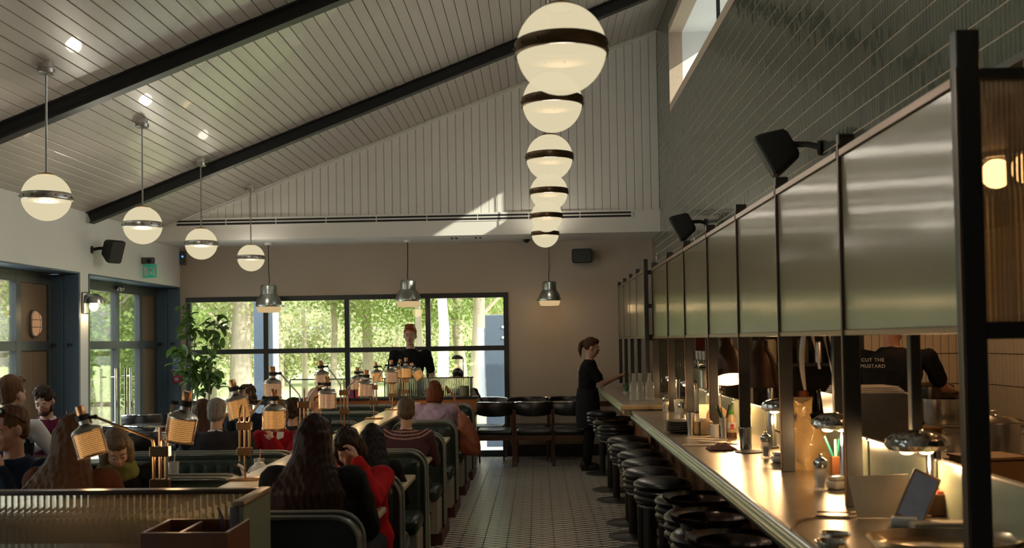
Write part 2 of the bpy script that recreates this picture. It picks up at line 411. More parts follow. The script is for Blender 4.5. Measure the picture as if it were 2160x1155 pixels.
# skirting
struct(MB().box(-.42, XR+.3, YB-.02, YB, 0, .16).build('baseboard_back', DARKW, smooth=0))
struct(MB().box(-.42, XR+.3, YB-.03, YB, .70, .76).build('trim_11', mat('dark_red_rail', (.06, .02, .015), .5), smooth=0))
# ---- back window wall: frame members and panes
def window(name, xs, zs, Y, fw_, depth=.07, m=FRAME):
    q = MB()
    for x in xs: q.box(x-fw_/2, x+fw_/2, Y-depth/2, Y+depth/2, zs[0]-fw_/2, zs[-1]+fw_/2)
    for z in zs:
        for i in range(len(xs)-1): q.box(xs[i]+fw_/2, xs[i+1]-fw_/2, Y-depth/2+.003, Y+depth/2-.003, z-fw_/2, z+fw_/2)
    w = struct(q.build(name, m, smooth=0))
    for i in range(len(xs)-1):
        for j in range(len(zs)-1):
            MB().box(xs[i]+fw_/2, xs[i+1]-fw_/2, Y-.004, Y+.004, zs[j]+fw_/2, zs[j+1]-fw_/2).build('pane', WINDG, w, smooth=0)
    return w
window('window_1', [-5.02, -3.895, -2.725, -1.565, -.455], [.05, .80, 1.53, 2.28], YB+.02, .07)
struct(MB().box(-5.06, -.42, YB-.03, YB+.1, -.005, .02).build('trim_12', FRAME, smooth=0))
# ---- left bays: recess lining, doors and panels on the outer plane
XG = XL-REC
def bay(k, a0, a1):
    q = MB(); q.box(XG-.08, XL-.001, a0, a1, HEAD-.018, HEAD-.002)
    q.box(XG-.08, XL+.006, a0-.002, a0+.03, 0, HEAD-.018)
    struct(q.build('trim_%d' % (20+k), BLUEP, smooth=0))
    # far jamb of two blue boards with a coat hook each
    j = empty('panelled_jamb', (0, 0, 0), 0, ['blue boarded window jamb out of view', 'blue boarded window jamb beside the near wall', 'dark blue boarded jamb with two coat hooks left of the white pier', 'dark blue boarded jamb in the far left corner beside the plant'][k], 'wall panel', 'blue boarded jambs of the left windows')
    for b_ in range(2):
        xa = XG+b_*REC/2
        MB().rbox(xa+.003, xa+REC/2-.003, a1-.03, a1-.002, 0, HEAD-.022, .004, 1).build('board', BLUEP, j)
        xc = xa+REC/4
        h = MB(); h.cyl((xc, a1-.03, 1.66), (xc, a1-.09, 1.66), .012, n=8); h.sph((xc, a1-.095, 1.66), .02, 8, 6); h.build('coat_hook', RUBBER, j)
for k, (a0, a1) in enumerate(BAYS): bay(k, a0, a1)
def glazed(k, members, zs, a0, a1):
    """outer plane X=XG: list of (y0,y1,type) type g=glass door, w=wood, f=frame post"""
    q = MB(); t = .035
    for z0, z1 in ((0, .10), (1.60, 1.70), (2.33, HEAD-.02)):
        q.box(XG-t, XG+t, a0, a1, z0, z1)
    ys = sorted(set([a0, a1]+[m[0] for m in members]+[m[1] for m in members]))
    for m in members:
        y0, y1, ty = m
        q.box(XG-t-.002, XG+t+.002, y0, y0+.05, 0, HEAD-.02); q.box(XG-t-.002, XG+t+.002, y1-.05, y1, 0, HEAD-.02)
    w = struct(q.build('window_%d' % (k+1) if k != 3 else 'door_1', FRAMEG, smooth=0))
    for y0, y1, ty in members:
        for z0, z1 in ((.10, 1.60), (1.70, 2.33)):
            if ty == 'g': MB().box(XG-.004, XG+.004, y0+.05, y1-.05, z0, z1).build('pane', WINDG, w, smooth=0)
            else:
                n = 2 if z0 < 1 else 1
                for i in range(n):
                    ya = y0+.05+(y1-y0-.1)*i/n; yb = y0+.05+(y1-y0-.1)*(i+1)/n-.004
                    MB().box(XG-.02, XG+.012, ya, yb, z0, z1).build('wood_panel', TANW, w, smooth=0)
    return w
def yg(px): return atX(px, 700, XG).y
dy = [yg(193), yg(243), yg(292), yg(335)]
d1 = glazed(3, [(11.2, dy[1], 'g'), (dy[1], dy[2], 'g'), (dy[2], 14.06, 'w')], None, 11.17, 14.08)
ym = yg(32)
glazed(2, [(6.3, 7.9, 'g'), (7.9, ym, 'g'), (ym, 10.94, 'w')], None, 6.2, 10.96)
glazed(1, [(1.75, 3.2, 'g'), (3.2, 4.6, 'g')], None, 1.7, 4.64)
glazed(0, [(-2.15, -.7, 'g'), (-.7, .7, 'g')], None, -2.2, .74)
# chrome pull handles on the doors
for yh in (yg(229), yg(250), yg(261)):
    h = MB(); h.tube([(XG+.09, yh, .55), (XG+.09, yh, 1.35)], .014, 10)
    for z in (.66, 1.24): h.cyl((XG+.03, yh, z), (XG+.09, yh, z), .009, n=8)
    h.build('pull_handle', CHROME, d1)
h = MB(); yh = dy[1]
for s_ in (-.05, .05): h.sph((XG+.07, yh+s_, 2.385), .035, 10, 8)
h.build('door_closer', STEEL, d1)
# ================================================================== fixed lamps
def opal(name, col, s, through):
    """lit opal glass: glows, and lets part of the bulb's light straight through"""
    m = emis(name, col, s); n = m.node_tree.nodes; l = m.node_tree.links
    t = n.new('ShaderNodeBsdfTransparent'); mx = n.new('ShaderNodeMixShader'); mx.inputs[0].default_value = through
    l.new(n['Emission'].outputs[0], mx.inputs[1]); l.new(t.outputs[0], mx.inputs[2]); l.new(mx.outputs[0], n['Material Output'].inputs[0]); return m
OPAL = opal('lit_opal_glass', (1.0, .87, .56), .76, .25)
def globe(label, c, r, top, nbolt=14):
    """opal globe in a bolted metal band on a straight rod"""
    e = empty('globe_pendant', (c.x, c.y, c.z), 0, label, 'pendant lamp', 'opal globe pendants')
    q = MB().sph((0, 0, 0), r, 40, 24); q.build('globe', OPAL, e, smooth=180)
    q = MB(); hb = .135*r*1.15
    q.lathe([(r*.995, -hb), (r*1.03, -hb), (r*1.045, -hb*.8), (r*1.035, -hb*.5), (r*1.035, hb*.5), (r*1.045, hb*.8), (r*1.03, hb), (r*.995, hb)], (0, 0, 0), 40)
    b = q.build('band', BANDM if c.x > -1 else STEEL, e)
    for i in range(nbolt):
        t = 2*pi*(i+.3)/nbolt
        MB().sph((r*1.045*cos(t), r*1.045*sin(t), 0), r*.035, 8, 6).build('bolt', BANDM, b)
    q = MB().lathe([(.001, r*1.05), (r*.12, r*1.045), (r*.30, r*1.0), (r*.38, r*.95), (r*.36, r*.92)], (0, 0, 0), 20); q.build('cap', BRASS if c.x < -1 else BANDM, e)
    L = top-c.z; Y_ = c.y
    MB().tube([(0, 0, r), (0, 0, L-.05)], .008, 8).build('rod', STEEL, e)
    q = MB(); q.lathe([(.001, L-.075), (.055, L-.07), (.06, L-.065), (.06, L-.035), (.052, L-.03)], n=20); q.build('canopy', STEEL, e)
    q = MB(); q.lathe([(.05, L-.035), (.05, L+.02)], n=20, cap=True); q.build('mounting_block', WHITEC, e)
    l = plamp('globe_bulb', (0, 0, 0), GLOBE_W*(4 if Y_ < 12 else 1.6), (1, .90, .74), r*.4, e)
    return e
gl = []
for k, (x, y, Y, w, lab) in enumerate([
    (1184, 104, 3.75, 193, 'largest opal globe lamp with bronze band, front of the centre row'),
    (1165, 216, 5.55, 128, 'second opal globe lamp in the centre row, overlapped by the largest'),
    (1159, 332, 7.35, 99, 'third opal globe lamp from the top in the centre row'),
    (1158, 405, 9.15, 80, 'fourth opal globe lamp from the top in the centre row'),
    (1153, 456, 10.95, 67, 'fifth opal globe lamp, second from the bottom of the centre row'),
    (1150, 493, 12.75, 58, 'lowest opal globe lamp of the centre row, above the small pendant'),
    (98, 416, 7.2, 103, 'opal globe on a long rod, leftmost and largest of the left row'),
    (301, 475, 9.05, 82, 'opal globe on a long rod, second from the left'),
    (424.5, 514, 10.9, 68, 'opal globe on a long rod, third from the left'),
    (529.5, 543.5, 12.8, 58, 'opal globe on a long rod, rightmost and smallest of the left row')]):
    c = atY(x, y, Y); r = w/2/FPX*Y*.99
    gl.append(globe(lab, c, r, ceil_z(c.x)))
# ---- small industrial pendants below the soffit
GALV = mat('galvanised_metal', (.42, .45, .42), .28, 1, noise=.3, nscale=12)
LENS = emis('lit_warm_lens', (1.0, .70, .34), .62)
for (x, y, w, lab, rz) in ((567, 633, 57, 'metal factory pendant lamp left, in front of the window', .3), (861, 622, 55, 'metal factory pendant lamp above the standing waiter', 2.6), (1159, 622, 49, 'metal factory pendant lamp with amber lens on the bare wall side', 3.6)):
    Y = 13.6; c = atY(x, y, Y); r = w/2/FPX*Y
    e = empty('factory_pendant', (c.x, Y, c.z), rz, lab, 'pendant lamp', 'industrial pendants below the soffit')
    MB().lathe([(.001, r*1.16), (r*.5, r*1.16), (r*.58, r*1.08), (r*.6, r*1.0), (r*.6, r*.42), (r*.66, r*.40), (r*.86, r*.1), (r*.97, -r*.25), (r*1.0, -r*.42), (r*.97, -r*.5), (r*.9, -r*.46)], n=28).build('housing', GALV, e)
    MB().lathe([(r*.6, r*.43), (r*.64, r*.415), (r*.6, r*.37)], n=28).build('seam', RUBBER, e)
    MB().lathe([(r*.92, -r*.47), (r*.84, -r*.8), (r*.76, -r*.9), (r*.001, -r*.93)], n=28).build('lens', LENS, e)
    q = MB(); q.rbox(r*.9, r*1.12, -.012, .012, -r*.5, -r*.40, .004); q.cyl((r*1.1, 0, -r*.45), (r*1.22, 0, -r*.4), .009, n=6); q.build('clip', STEEL, e)
    MB().tube([(0, 0, r*1.1), (.01, 0, r*1.5), (.0, 0, r*2.4), (0, 0, SOF-c.z)], .007, 6).build('cord', DARKW, e)
    MB().lathe([(.05, SOF-c.z-.03), (.05, SOF-c.z-.001)], n=16, cap=True).build('ceiling_rose', BOARDW, e)
    plamp('pendant_bulb', (0, 0, -r*1.1), PEND_W, (1, .66, .32), .08, e)
# ---- bulkhead wall lamp on the white pier
c = atX(180, 640, XL)
e = empty('dome_wall_lamp', (XL, 11.07, c.z), 0, 'galvanised half dome wall lamp glowing on the white pier', 'wall lamp')
q = MB().lathe([(.001, .115), (.05, .108), (.085, .08), (.108, .04), (.115, 0), (.110, 0), (.10, .04), (.08, .07), (.05, .095)], (.11, 0, 0), 24); q.build('hood', GALV, e)
MB().rbox(0, .03, -.075, .075, -.12, .13, .02, 3).build('back_plate', GALV, e)
MB().sph((.11, 0, -.035), (.05, .05, .055), 16, 10).build('bulb', emis('hot_bulb', (1, .75, .42), 6), e, smooth=180)
plamp('wall_bulb', (.11, 0, -.13), 1.6, (1, .72, .4), .04, e)
# ---- oval bulkhead lamp on the wood panel of the near bay
c = atX(71, 682, XG+.02)
e = empty('oval_bulkhead_lamp', (XG+.012, c.y, c.z), 0, 'oval caged outdoor style lamp glowing on the tan wood panel', 'wall lamp')
def ov(t, k=1.0): return (.072*cos(t)*k, (.07*(1 if sin(t) > 0 else -1)*(abs(sin(t))**.0001 > 0)*0)+.125*sin(t)*k)
def ovring(xx, k): 
    pts = []
    for i in range(28):
        t = 2*pi*i/28; pts.append((xx, .078*cos(t)*k, .055*(1 if sin(t) > 0 else -1)*min(1, abs(sin(t))*4)*k+.08*sin(t)*k))
    return pts
MB().loft([ovring(0, 1.12), ovring(.03, 1.12), ovring(.035, 1.02)]).build('base_ring', mat('pale_metal', (.4, .4, .38), .4, 1), e)
MB().loft([ovring(.03, 1.0), ovring(.05, .95), ovring(.07, .75), ovring(.078, .4)]).build('lens', emis('dim_bulkhead_lens', (1, .52, .24), .38), e)
q = MB()
for z in (-.04, .04): q.tube([(.03, -.085, z), (.075, -.06, z), (.088, 0, z), (.075, .06, z), (.03, .085, z)], .004, 6)
q.tube([(.03, 0, -.15), (.07, 0, -.11), (.088, 0, 0), (.07, 0, .11), (.03, 0, .15)], .004, 6); q.build('cage', mat('pale_metal', (.4, .4, .38), .4, 1), e)
# ---- speakers
def speaker(label, loc, wallpt, aim, s=1.0):
    e = empty('wall_speaker', loc, 0, label, 'speaker', 'black wall speakers')
    d = Vector(aim).normalized(); q = d.to_track_quat('Y', 'Z').to_matrix().to_4x4()
    b = MB(); n = 4
    def ring(y, hw, hh, rr):
        pts = []
        for (sx, sz) in ((1, 1), (-1, 1), (-1, -1), (1, -1)):
            for k in range(5):
                t = {(1, 1): 0, (-1, 1): pi/2, (-1, -1): pi, (1, -1): 3*pi/2}[(sx, sz)]+pi/2*k/4
                pts.append(q @ Vector((sx*(hw-rr)+rr*cos(t), y, sz*(hh-rr)+rr*sin(t))))
        return pts
    b.loft([ring(-.10*s, .05*s, .08*s, .03*s), ring(-.085*s, .07*s, .10*s, .04*s), ring(.05*s, .095*s, .135*s, .03*s), ring(.085*s, .095*s, .135*s, .03*s)]); b.build('cabinet', RUBBER, e)
    MB().loft([ring(.085*s, .088*s, .128*s, .028*s), ring(.096*s, .084*s, .124*s, .028*s)]).build('front_grille', mat('speaker_grille', (.03, .03, .026), .6, bump=.4, bscale=400), e)
    w = Vector(wallpt)-Vector(loc)
    b = MB(); b.tube([q @ Vector((0, -.08*s, 0)), (q @ Vector((0, -.12*s, 0))+w)/2, w], .018*s, 8)
    b.cyl(w, w*.93, .045*s, n=14); b.build('bracket', RUBBER, e)
p = atX(172, 522, XL); speaker('black speaker on the white left wall above the pier', (XL+.20, p.y+.35, p.z), (XL, p.y+.25, p.z), (.8, -.45, -.35), 1.0)
p = atX(1745, 305, XR); speaker('larger black speaker on the tiled wall nearer the viewer', atX(1640, 318, XR-.22), (XR-.002, atX(1735, 305, XR).y, p.z), (-.8, .12, -.42), .95)
p = atX(1490, 470, XR); speaker('smaller black speaker farther along the tiled wall', atX(1441, 476, XR-.22), (XR-.002, atX(1490, 470, XR).y, p.z), (-.8, .12, -.42), .95)
p = atY(1228, 540, YB-.13); speaker('black speaker on the back wall right of the lowest globes', p, (p.x, YB, p.z), (0, -1, -.08), 1.05)
bpy.data.objects['wall_speaker.003'].rotation_euler[1] = pi/2
# ---- exit sign, emergency lamp, call point and notices
p = atX(300, 572, XL)
e = empty('exit_sign', (XL+.10, p.y, p.z), 0, 'small green running man exit sign hung below an emergency lamp', 'sign')
MB().box(-.09, .09, -.004, .004, -.085, .09).build('panel', mat('exit_green', (.03, .42, .25), .4, emit=(.05, .6, .38), estr=.12), e, smooth=0)
q = MB(); W2 = -.0055
q.box(-.075, -.03, W2, -.0045, -.06, .06); q.box(.045, .07, W2, -.0045, -.06, .06); q.build('door_symbols', mat('sign_white', (.55, .72, .62), .5), e, smooth=0)
q = MB(); q.sph((.012, W2, .045), (.01, .001, .01), 8, 6); q.box(-.003, .02, W2, -.0045, -.01, .035); q.box(-.015, .0, W2, -.0045, -.055, -.01); q.box(.012, .035, W2, -.0045, -.045, -.012); q.box(-.02, .035, W2, -.0045, .015, .025); q.build('running_figure', mat('sign_white', (.55, .72, .62), .5), e, smooth=0)
q = MB(); q.rbox(-.10, .06, -.035, .035, .095, .18, .01); q.build('emergency_lamp', mat('grey_plastic', (.08, .085, .08), .4), e)
MB().sph((0, -.035, .13), (.035, .012, .03), 12, 8).build('lens', RUBBER, e)
yj = 14.07-.03
def on_jamb(px, py): return atY(px, py, 14.066)
p = on_jamb(374, 771)
e = empty('notice', (p.x, 14.066, p.z), 0, 'blue and white safety notice with red foot above the call point', 'sign')
MB().box(-.065, .065, -.006, 0, -.115, .115).build('sheet', mat('notice_white', (.42, .46, .48), .5), e, smooth=0)
MB().box(-.055, .055, -.008, -.005, -.045, .06).build('blue_block', mat('notice_blue', (.03, .12, .42), .5), e, smooth=0)
MB().box(-.055, .055, -.008, -.005, -.105, -.065).build('red_strip', mat('notice_red', (.40, .03, .03), .5), e, smooth=0)
q = MB()
for z in (.045, .025, .005, -.02): q.box(-.045, .04 if z != .005 else .02, -.0095, -.007, z-.004, z+.004)
q.build('text_lines', mat('sign_white', (.55, .72, .62), .5), e, smooth=0)
MB().cyl((0, -.006, .088), (0, -.0085, .088), .018, n=16).build('round_symbol', mat('notice_blue', (.03, .12, .42), .5), e)
p = on_jamb(375, 799)
e = empty('fire_call_point', (p.x, 14.066, p.z), 0, 'small red fire alarm call point on the blue jamb', 'fire alarm')
MB().rbox(-.055, .055, -.05, 0, -.055, .055, .006).build('box', mat('fire_red', (.42, .012, .02), .4), e)
MB().rbox(-.028, .028, -.053, -.048, -.022, .022, .002).build('glass_plate', mat('notice_white', (.42, .46, .48), .5), e)
p = atY(386, 541, YB-.02)
e = tag(MB().rbox(-.04, .04, -.02, .02, -.12, .08, .008).build('sensor_unit', mat('grey_plastic', (.08, .085, .08), .4), loc=p), 'small grey sensor with a blue light in the back left corner', 'sensor')
MB().sph((.0, -.022, 0), .016, 10, 6).build('blue_light', emis('blue_led', (.12, .35, 1), 1.2), e)
p = atY(1111, 514, YB-.03)
e = tag(MB().lathe([(.001, -.03), (.03, -.02), (.035, .0), (.05, .0), (.05, .02), (.001, .02)], n=16).build('dome_camera', RUBBER, loc=(p.x, YB-.3, SOF-.02)), 'tiny black dome camera under the soffit', 'camera')
# recessed slots in the soffit
for i, (px) in enumerate((962, 1012)):
    p = atZ(px, 507, SOF); e = empty('ceiling_slot_vent', (p.x, 13.45, SOF), 0, ['small pair of slots in the soffit, left one', 'small pair of slots in the soffit, right one'][i], 'air vent', 'soffit slot vents')
    for s_ in (-.03, .03): MB().box(s_-.012, s_+.012, -.07, .07, -.006, 0).build('slot', RUBBER, e, smooth=0)
# ================================================================== screens and bar
SX = 1.12; SX2 = 1.05; GB, GT = 1.65, 2.297
SCRG = bpy.data.materials.new('frosted_screen_glass'); SCRG.use_nodes = True
def scr():
    n = SCRG.node_tree.nodes; l = SCRG.node_tree.links; b = n['Principled BSDF']
    b.inputs['Base Color'].default_value = (.21, .18, .10, 1); b.inputs['Roughness'].default_value = .25
    b.inputs['Specular IOR Level'].default_value = .5; b.inputs['Coat Weight'].default_value = 1; b.inputs['Coat IOR'].default_value = 1.7; b.inputs['Coat Roughness'].default_value = .09
    tr = n.new('ShaderNodeBsdfTranslucent'); tr.inputs[0].default_value = (.30, .30, .12, 1)
    mx = n.new('ShaderNodeMixShader'); mx.inputs[0].default_value = .25
    tc = n.new('ShaderNodeTexCoord'); sp = n.new('ShaderNodeSeparateXYZ'); l.new(tc.outputs['Object'], sp.inputs[0])
    # fine vertical reeding: the normal swings from side to side
    m1 = n.new('ShaderNodeMath'); m1.operation = 'MULTIPLY'; m1.inputs[1].default_value = 900; l.new(sp.outputs[1], m1.inputs[0])
    m2 = n.new('ShaderNodeMath'); m2.operation = 'SINE'; l.new(m1.outputs[0], m2.inputs[0])
    m3 = n.new('ShaderNodeMath'); m3.operation = 'MULTIPLY'; m3.inputs[1].default_value = .15; l.new(m2.outputs[0], m3.inputs[0])
    cx = n.new('ShaderNodeCombineXYZ'); l.new(m3.outputs[0], cx.inputs[1]); ge = n.new('ShaderNodeNewGeometry')
    va = n.new('ShaderNodeVectorMath'); va.operation = 'ADD'; l.new(ge.outputs['Normal'], va.inputs[0]); l.new(cx.outputs[0], va.inputs[1])
    vn = n.new('ShaderNodeVectorMath'); vn.operation = 'NORMALIZE'; l.new(va.outputs[0], vn.inputs[0]); l.new(vn.outputs[0], b.inputs['Normal']); l.new(vn.outputs[0], b.inputs['Coat Normal'])
    l.new(b.outputs[0], mx.inputs[1]); l.new(tr.outputs[0], mx.inputs[2]); l.new(mx.outputs[0], n['Material Output'].inputs[0])
scr()
RAILM = mat('bronze_rail', (.16, .09, .05), .35, .6)
REED = bpy.data.materials.new('reeded_glass'); REED.use_nodes = True
def reed():
    n = REED.node_tree.nodes; l = REED.node_tree.links; n.clear()
    o = n.new('ShaderNodeOutputMaterial'); g = n.new('ShaderNodeBsdfGlass'); g.inputs['IOR'].default_value = 1.35; g.inputs['Roughness'].default_value = .04; g.inputs[0].default_value = (.75, .72, .64, 1)
    d = n.new('ShaderNodeBsdfTranslucent'); d.inputs[0].default_value = (.45, .40, .33, 1); mx = n.new('ShaderNodeMixShader'); mx.inputs[0].default_value = .28
    tr = n.new('ShaderNodeBsdfTransparent'); tr.inputs[0].default_value = (.7, .68, .6, 1); m2 = n.new('ShaderNodeMixShader'); m2.inputs[0].default_value = .12
    l.new(g.outputs[0], mx.inputs[1]); l.new(d.outputs[0], mx.inputs[2]); l.new(mx.outputs[0], m2.inputs[1]); l.new(tr.outputs[0], m2.inputs[2]); l.new(m2.outputs[0], o.inputs[0])
reed()
def reeded(mb, x0, x1, y, z0, z1, pitch=.019, t=.007):
    """vertical reeds facing -Y"""
    n = max(1, round((x1-x0)/pitch)); w = (x1-x0)/n; v = []; 
    pts = []
    for i in range(n):
        for k in range(5):
            u = k/5; pts.append((x0+(i+u)*w, y-t*sin(pi*u)))
    pts.append((x1, y))
    b = len(mb.v); N = len(pts)
    for z in (z0, z1):
        for p in pts: mb.v.append((p[0], p[1], z))
        for p in pts: mb.v.append((p[0], y+.004, z))
    for i in range(N-1):
        mb.f.append((b+i, b+i+1, b+2*N+i+1, b+2*N+i)); mb.f.append((b+N+i+1, b+N+i, b+3*N+i, b+3*N+i+1))
        mb.f.append((b+i+1, b+i, b+N+i, b+N+i+1)); mb.f.append((b+2*N+i, b+2*N+i+1, b+3*N+i+1, b+3*N+i))
    mb.f.append((b, b+2*N, b+3*N, b+N)); mb.f.append((b+N-1, b+2*N-1, b+4*N-1, b+3*N-1))
CT = 1.01; CT2 = 1.06
ys1 = [2.66, 3.683, 4.648, 5.577, 6.554, 7.597, 8.582, 9.70]
e = empty('counter_screen', (0, 0, 0), 0, 'long row of pale frosted glass panels on black posts above the bar', 'screen')
for i, y in enumerate(ys1):
    w = .03 if i else .045
    p = MB(); p.rbox(SX-.015, SX+.045, y-w/2, y+w/2, CT if i else CT-.01, GT+.07 if i else GT+.13, .003, 1); p.build('post', STEELK, e, smooth=0)
    MB().box(SX-.019, SX-.015, y-w/2, y-w/2+.006, CT+.02, GT+.03).build('edge_strip', RAILM, e, smooth=0)
for i in range(len(ys1)-1):
    a, b = ys1[i]+.02, ys1[i+1]-.02
    MB().rbox(SX-.008, SX+.002, a, b, GB, GT-.015, .002, 1).build('glass_panel', SCRG, e, smooth=0)
    MB().rbox(SX-.017, SX+.012, a-.004, b+.004, GT-.015, GT+.012, .002, 1).build('top_rail', RAILM, e, smooth=0)
    MB().rbox(SX-.013, SX+.008, a-.004, b+.004, GB-.02, GB, .002, 1).build('bottom_rail', RAILM, e, smooth=0)
e = empty('counter_screen', (0, 0, 0), 0, 'short far row of green lit frosted panels behind the waitress end of the bar', 'screen')
ys2 = [9.8+.79*i for i in range(5)]
for i, y in enumerate(ys2):
    MB().rbox(SX2-.012, SX2+.03, y-.02, y+.02, CT2, GT+(.07 if i else .11), .003, 1).build('post', STEELK, e, smooth=0)
for i in range(4):
    a, b = ys2[i]+.02, ys2[i+1]-.02
    MB().rbox(SX2-.008, SX2+.002, a, b, GB, GT-.015, .002, 1).build('glass_panel', SCRG, e, smooth=0)
    MB().rbox(SX2-.015, SX2+.01, a, b, GT-.015, GT+.01, .002, 1).build('top_rail', RAILM, e, smooth=0)
    MB().rbox(SX2-.013, SX2+.008, a, b, GB-.02, GB, .002, 1).build('bottom_rail', RAILM, e, smooth=0)
# short reeded return at the joint of the two rows, and the large near return
e = empty('reeded_return_panel', (0, 0, 0), 0, 'narrow reeded glass return between the two rows of screens', 'screen')
q = MB(); reeded(q, 1.13, 1.5, 9.85, 1.1, 2.25); q.build('reeded_glass', REED, e)
for z in (2.28, 1.95, 1.63): MB().box(1.08, 1.52, 9.83, 9.87, z-.02, z+.02).build('rail', STEELK, e, smooth=0)
e = empty('reeded_return_panel', (0, 0, 0), 0, 'tall reeded glass panel in a black frame at the near right edge', 'screen')
q = MB(); reeded(q, SX+.05, 1.75, 2.67, 1.66, 2.30, .0125, .005); q.build('reeded_glass', REED, e)
for z0, z1 in ((2.30, 2.325), (1.615, 1.66)): MB().box(SX+.045, 1.78, 2.645, 2.69, z0, z1).build('rail', STEELK, e, smooth=0)
MB().box(1.27, 1.32, 2.62, 2.665, .4, 1.62).build('post', STEELK, e, smooth=0); MB().box(1.72, 1.78, 2.64, 2.69, .4, 2.33).build('post', STEELK, e, smooth=0)
# inner posts on the kitchen side
ORD = ['nearest the viewer', 'second from the viewer', 'third from the viewer', 'fourth from the viewer', 'fifth from the viewer', 'sixth from the viewer', 'farthest away']
for i, y in enumerate((2.9, 3.87, 4.86, 5.86, 6.85, 7.85, 8.5)):
    o = MB().rbox(1.41, 1.45, y-.02, y+.02, .2, 2.42, .003, 1).build('kitchen_pass_post', STEELK, smooth=0)
    tag(o, 'black steel post on the kitchen side of the bar, '+ORD[i], 'post', 'posts on the kitchen side')
# fascia underside rail above the pass
tag(MB().box(1.41, 1.45, 2.2, 8.6, 2.42, 2.445).build('pass_hood_rail', STEELK, smooth=0), 'black rail under the tiled wall over the kitchen pass', 'rail')
# ---- counters: top, moulded metal nosing, front
def counter(name, label, y0, y1, x0, x1, z, ytop):
    e = empty(name, (0, 0, 0), 0, label, 'counter')
    n = 8
    if name == 'bar_counter':
        # worktop in joined sheets
        k = 5
        for i in range(k):
            MB().rbox(x0+.02, x1, y0+(y1-y0)*i/k+.0008, y0+(y1-y0)*(i+1)/k-.0008, z-.03, z, .0015, 1).build('top_sheet', ZINC, e, smooth=0)
    else: MB().rbox(x0+.02, x1, y0, y1, z-.03, z, .002, 1).build('top_sheet', ZINC, e, smooth=0)
    prof = [(x0+.03, z+.004), (x0+.012, z+.003), (x0+.002, z-.006), (x0, z-.016), (x0+.006, z-.022), (x0-.001, z-.03), (x0-.002, z-.042), (x0+.008, z-.048), (x0+.004, z-.056), (x0+.008, z-.072), (x0+.022, z-.08), (x0+.03, z-.08)]
    q = MB(); q.loft([[(p[0], y0, p[1]) for p in prof], [(p[0], y1, p[1]) for p in prof]], True)
    q.build('nosing', mat('cool_metal_nosing', (.36, .38, .36), .28, 1, noise=.2), e, smooth=50)
    xf = x0+.26
    MB().box(xf, xf+.03, y0, y1, 0.12, z-.03).build('front_backing', DARKW, e, smooth=0)
    m = max(1, round((y1-y0)/.14))
    for i in range(m):
        MB().rbox(xf-.014, xf, y0+(y1-y0)*i/m+.002, y0+(y1-y0)*(i+1)/m-.002, .12, z-.05, .004, 1).build('plank', WOODF, e, smooth=0)
    MB().box(xf+.03, x1, y0, y1, 0, .12).build('plinth', RUBBER, e, smooth=0)
    MB().box(x1-.04, x1, y0, y1, .12, z-.03).build('back_panel', STEEL, e, smooth=0)
    q = MB(); q.tube([(x0+.16, y0+.1, .2), (x0+.16, y1-.1, .2)], .018, 10)
    for i in range(int(y1-y0)): q.cyl((xf, y0+.5+i, .2), (x0+.16, y0+.5+i, .2), .01, n=6)
    q.build('foot_rail', BRASS, e)
    return e
counter('bar_counter', 'long bar counter with a zinc top, metal nosing and wood front', 2.2, 8.64, .775, 1.40, CT, None)
c2 = counter('far_counter', 'shorter raised far end of the bar where the waitress stands', 8.65, 11.9, .70, 1.40, CT2, None)
MB().rbox(.70, 1.40, 8.635, 8.66, 1.02, 1.062, .006).build('end_edge', mat('pale_oak_edge', (.38, .27, .14), .4), c2)
# glass upstand on the kitchen edge
e = empty('counter_upstand', (0, 0, 0), 0, 'low pale glass upstand along the kitchen edge of the bar', 'glass panel')
yv = 2.35
k = 0
while yv < 8.3:
    MB().box(1.372, 1.380, yv+.01, yv+.93, CT, CT+.18).build('glass_panel', mat('milky_green_glass', (.34, .36, .24), .25, alpha=.85), e, smooth=0)
    MB().rbox(1.366, 1.386, yv+.01, yv+.93, CT+.18, CT+.19, .002, 1).build('edge_trim', STEEL, e, smooth=0); yv += .95
# ---- stools
def stool(kind):
    e = empty('bar_stool', (0, 0, 0))
    r = .185; S = -.02
    prof = [(.001, .775), (r*.5, .77), (r*.85, .758), (r*.97, .742), (r*1.0, .728), (r*.96, .712), (r*.90, .708)]
    for zt in (.704, .664):
        prof += [(r*.93, zt), (r*.985, zt-.012), (r*.985, zt-.026), (r*.92, zt-.037)]
    prof += [(r*.9, .622), (r*.7, .612), (.001, .61)]
    MB().lathe(prof, n=36).build('cushion', BLACKL, e)
    if kind == 'rim':
        MB().lathe([(r*.80, .822), (r*.96, .830), (r*1.02, .838), (r*1.02, .826), (r*.97, .812), (r*.80, .802), (r*.74, .790), (r*.72, .77), (r*.70, .77), (r*.72, .80), (r*.80, .822)], n=40).build('rim', mat('dark_chrome', (.11, .075, .06), .2, 1), e)
    MB().lathe([(.026, .612), (.035, .60), (.036, .03), (.05, .022), (.20, .012), (.21, .0)], n=24).build('column', STEELK, e)
    q = MB().lathe([(r*.86, .612), (r*.88, .60), (r*.6, .59), (.03, .585)], n=28); q.build('seat_plate', STEELK, e)
    return e
SR = .185
st0 = {}
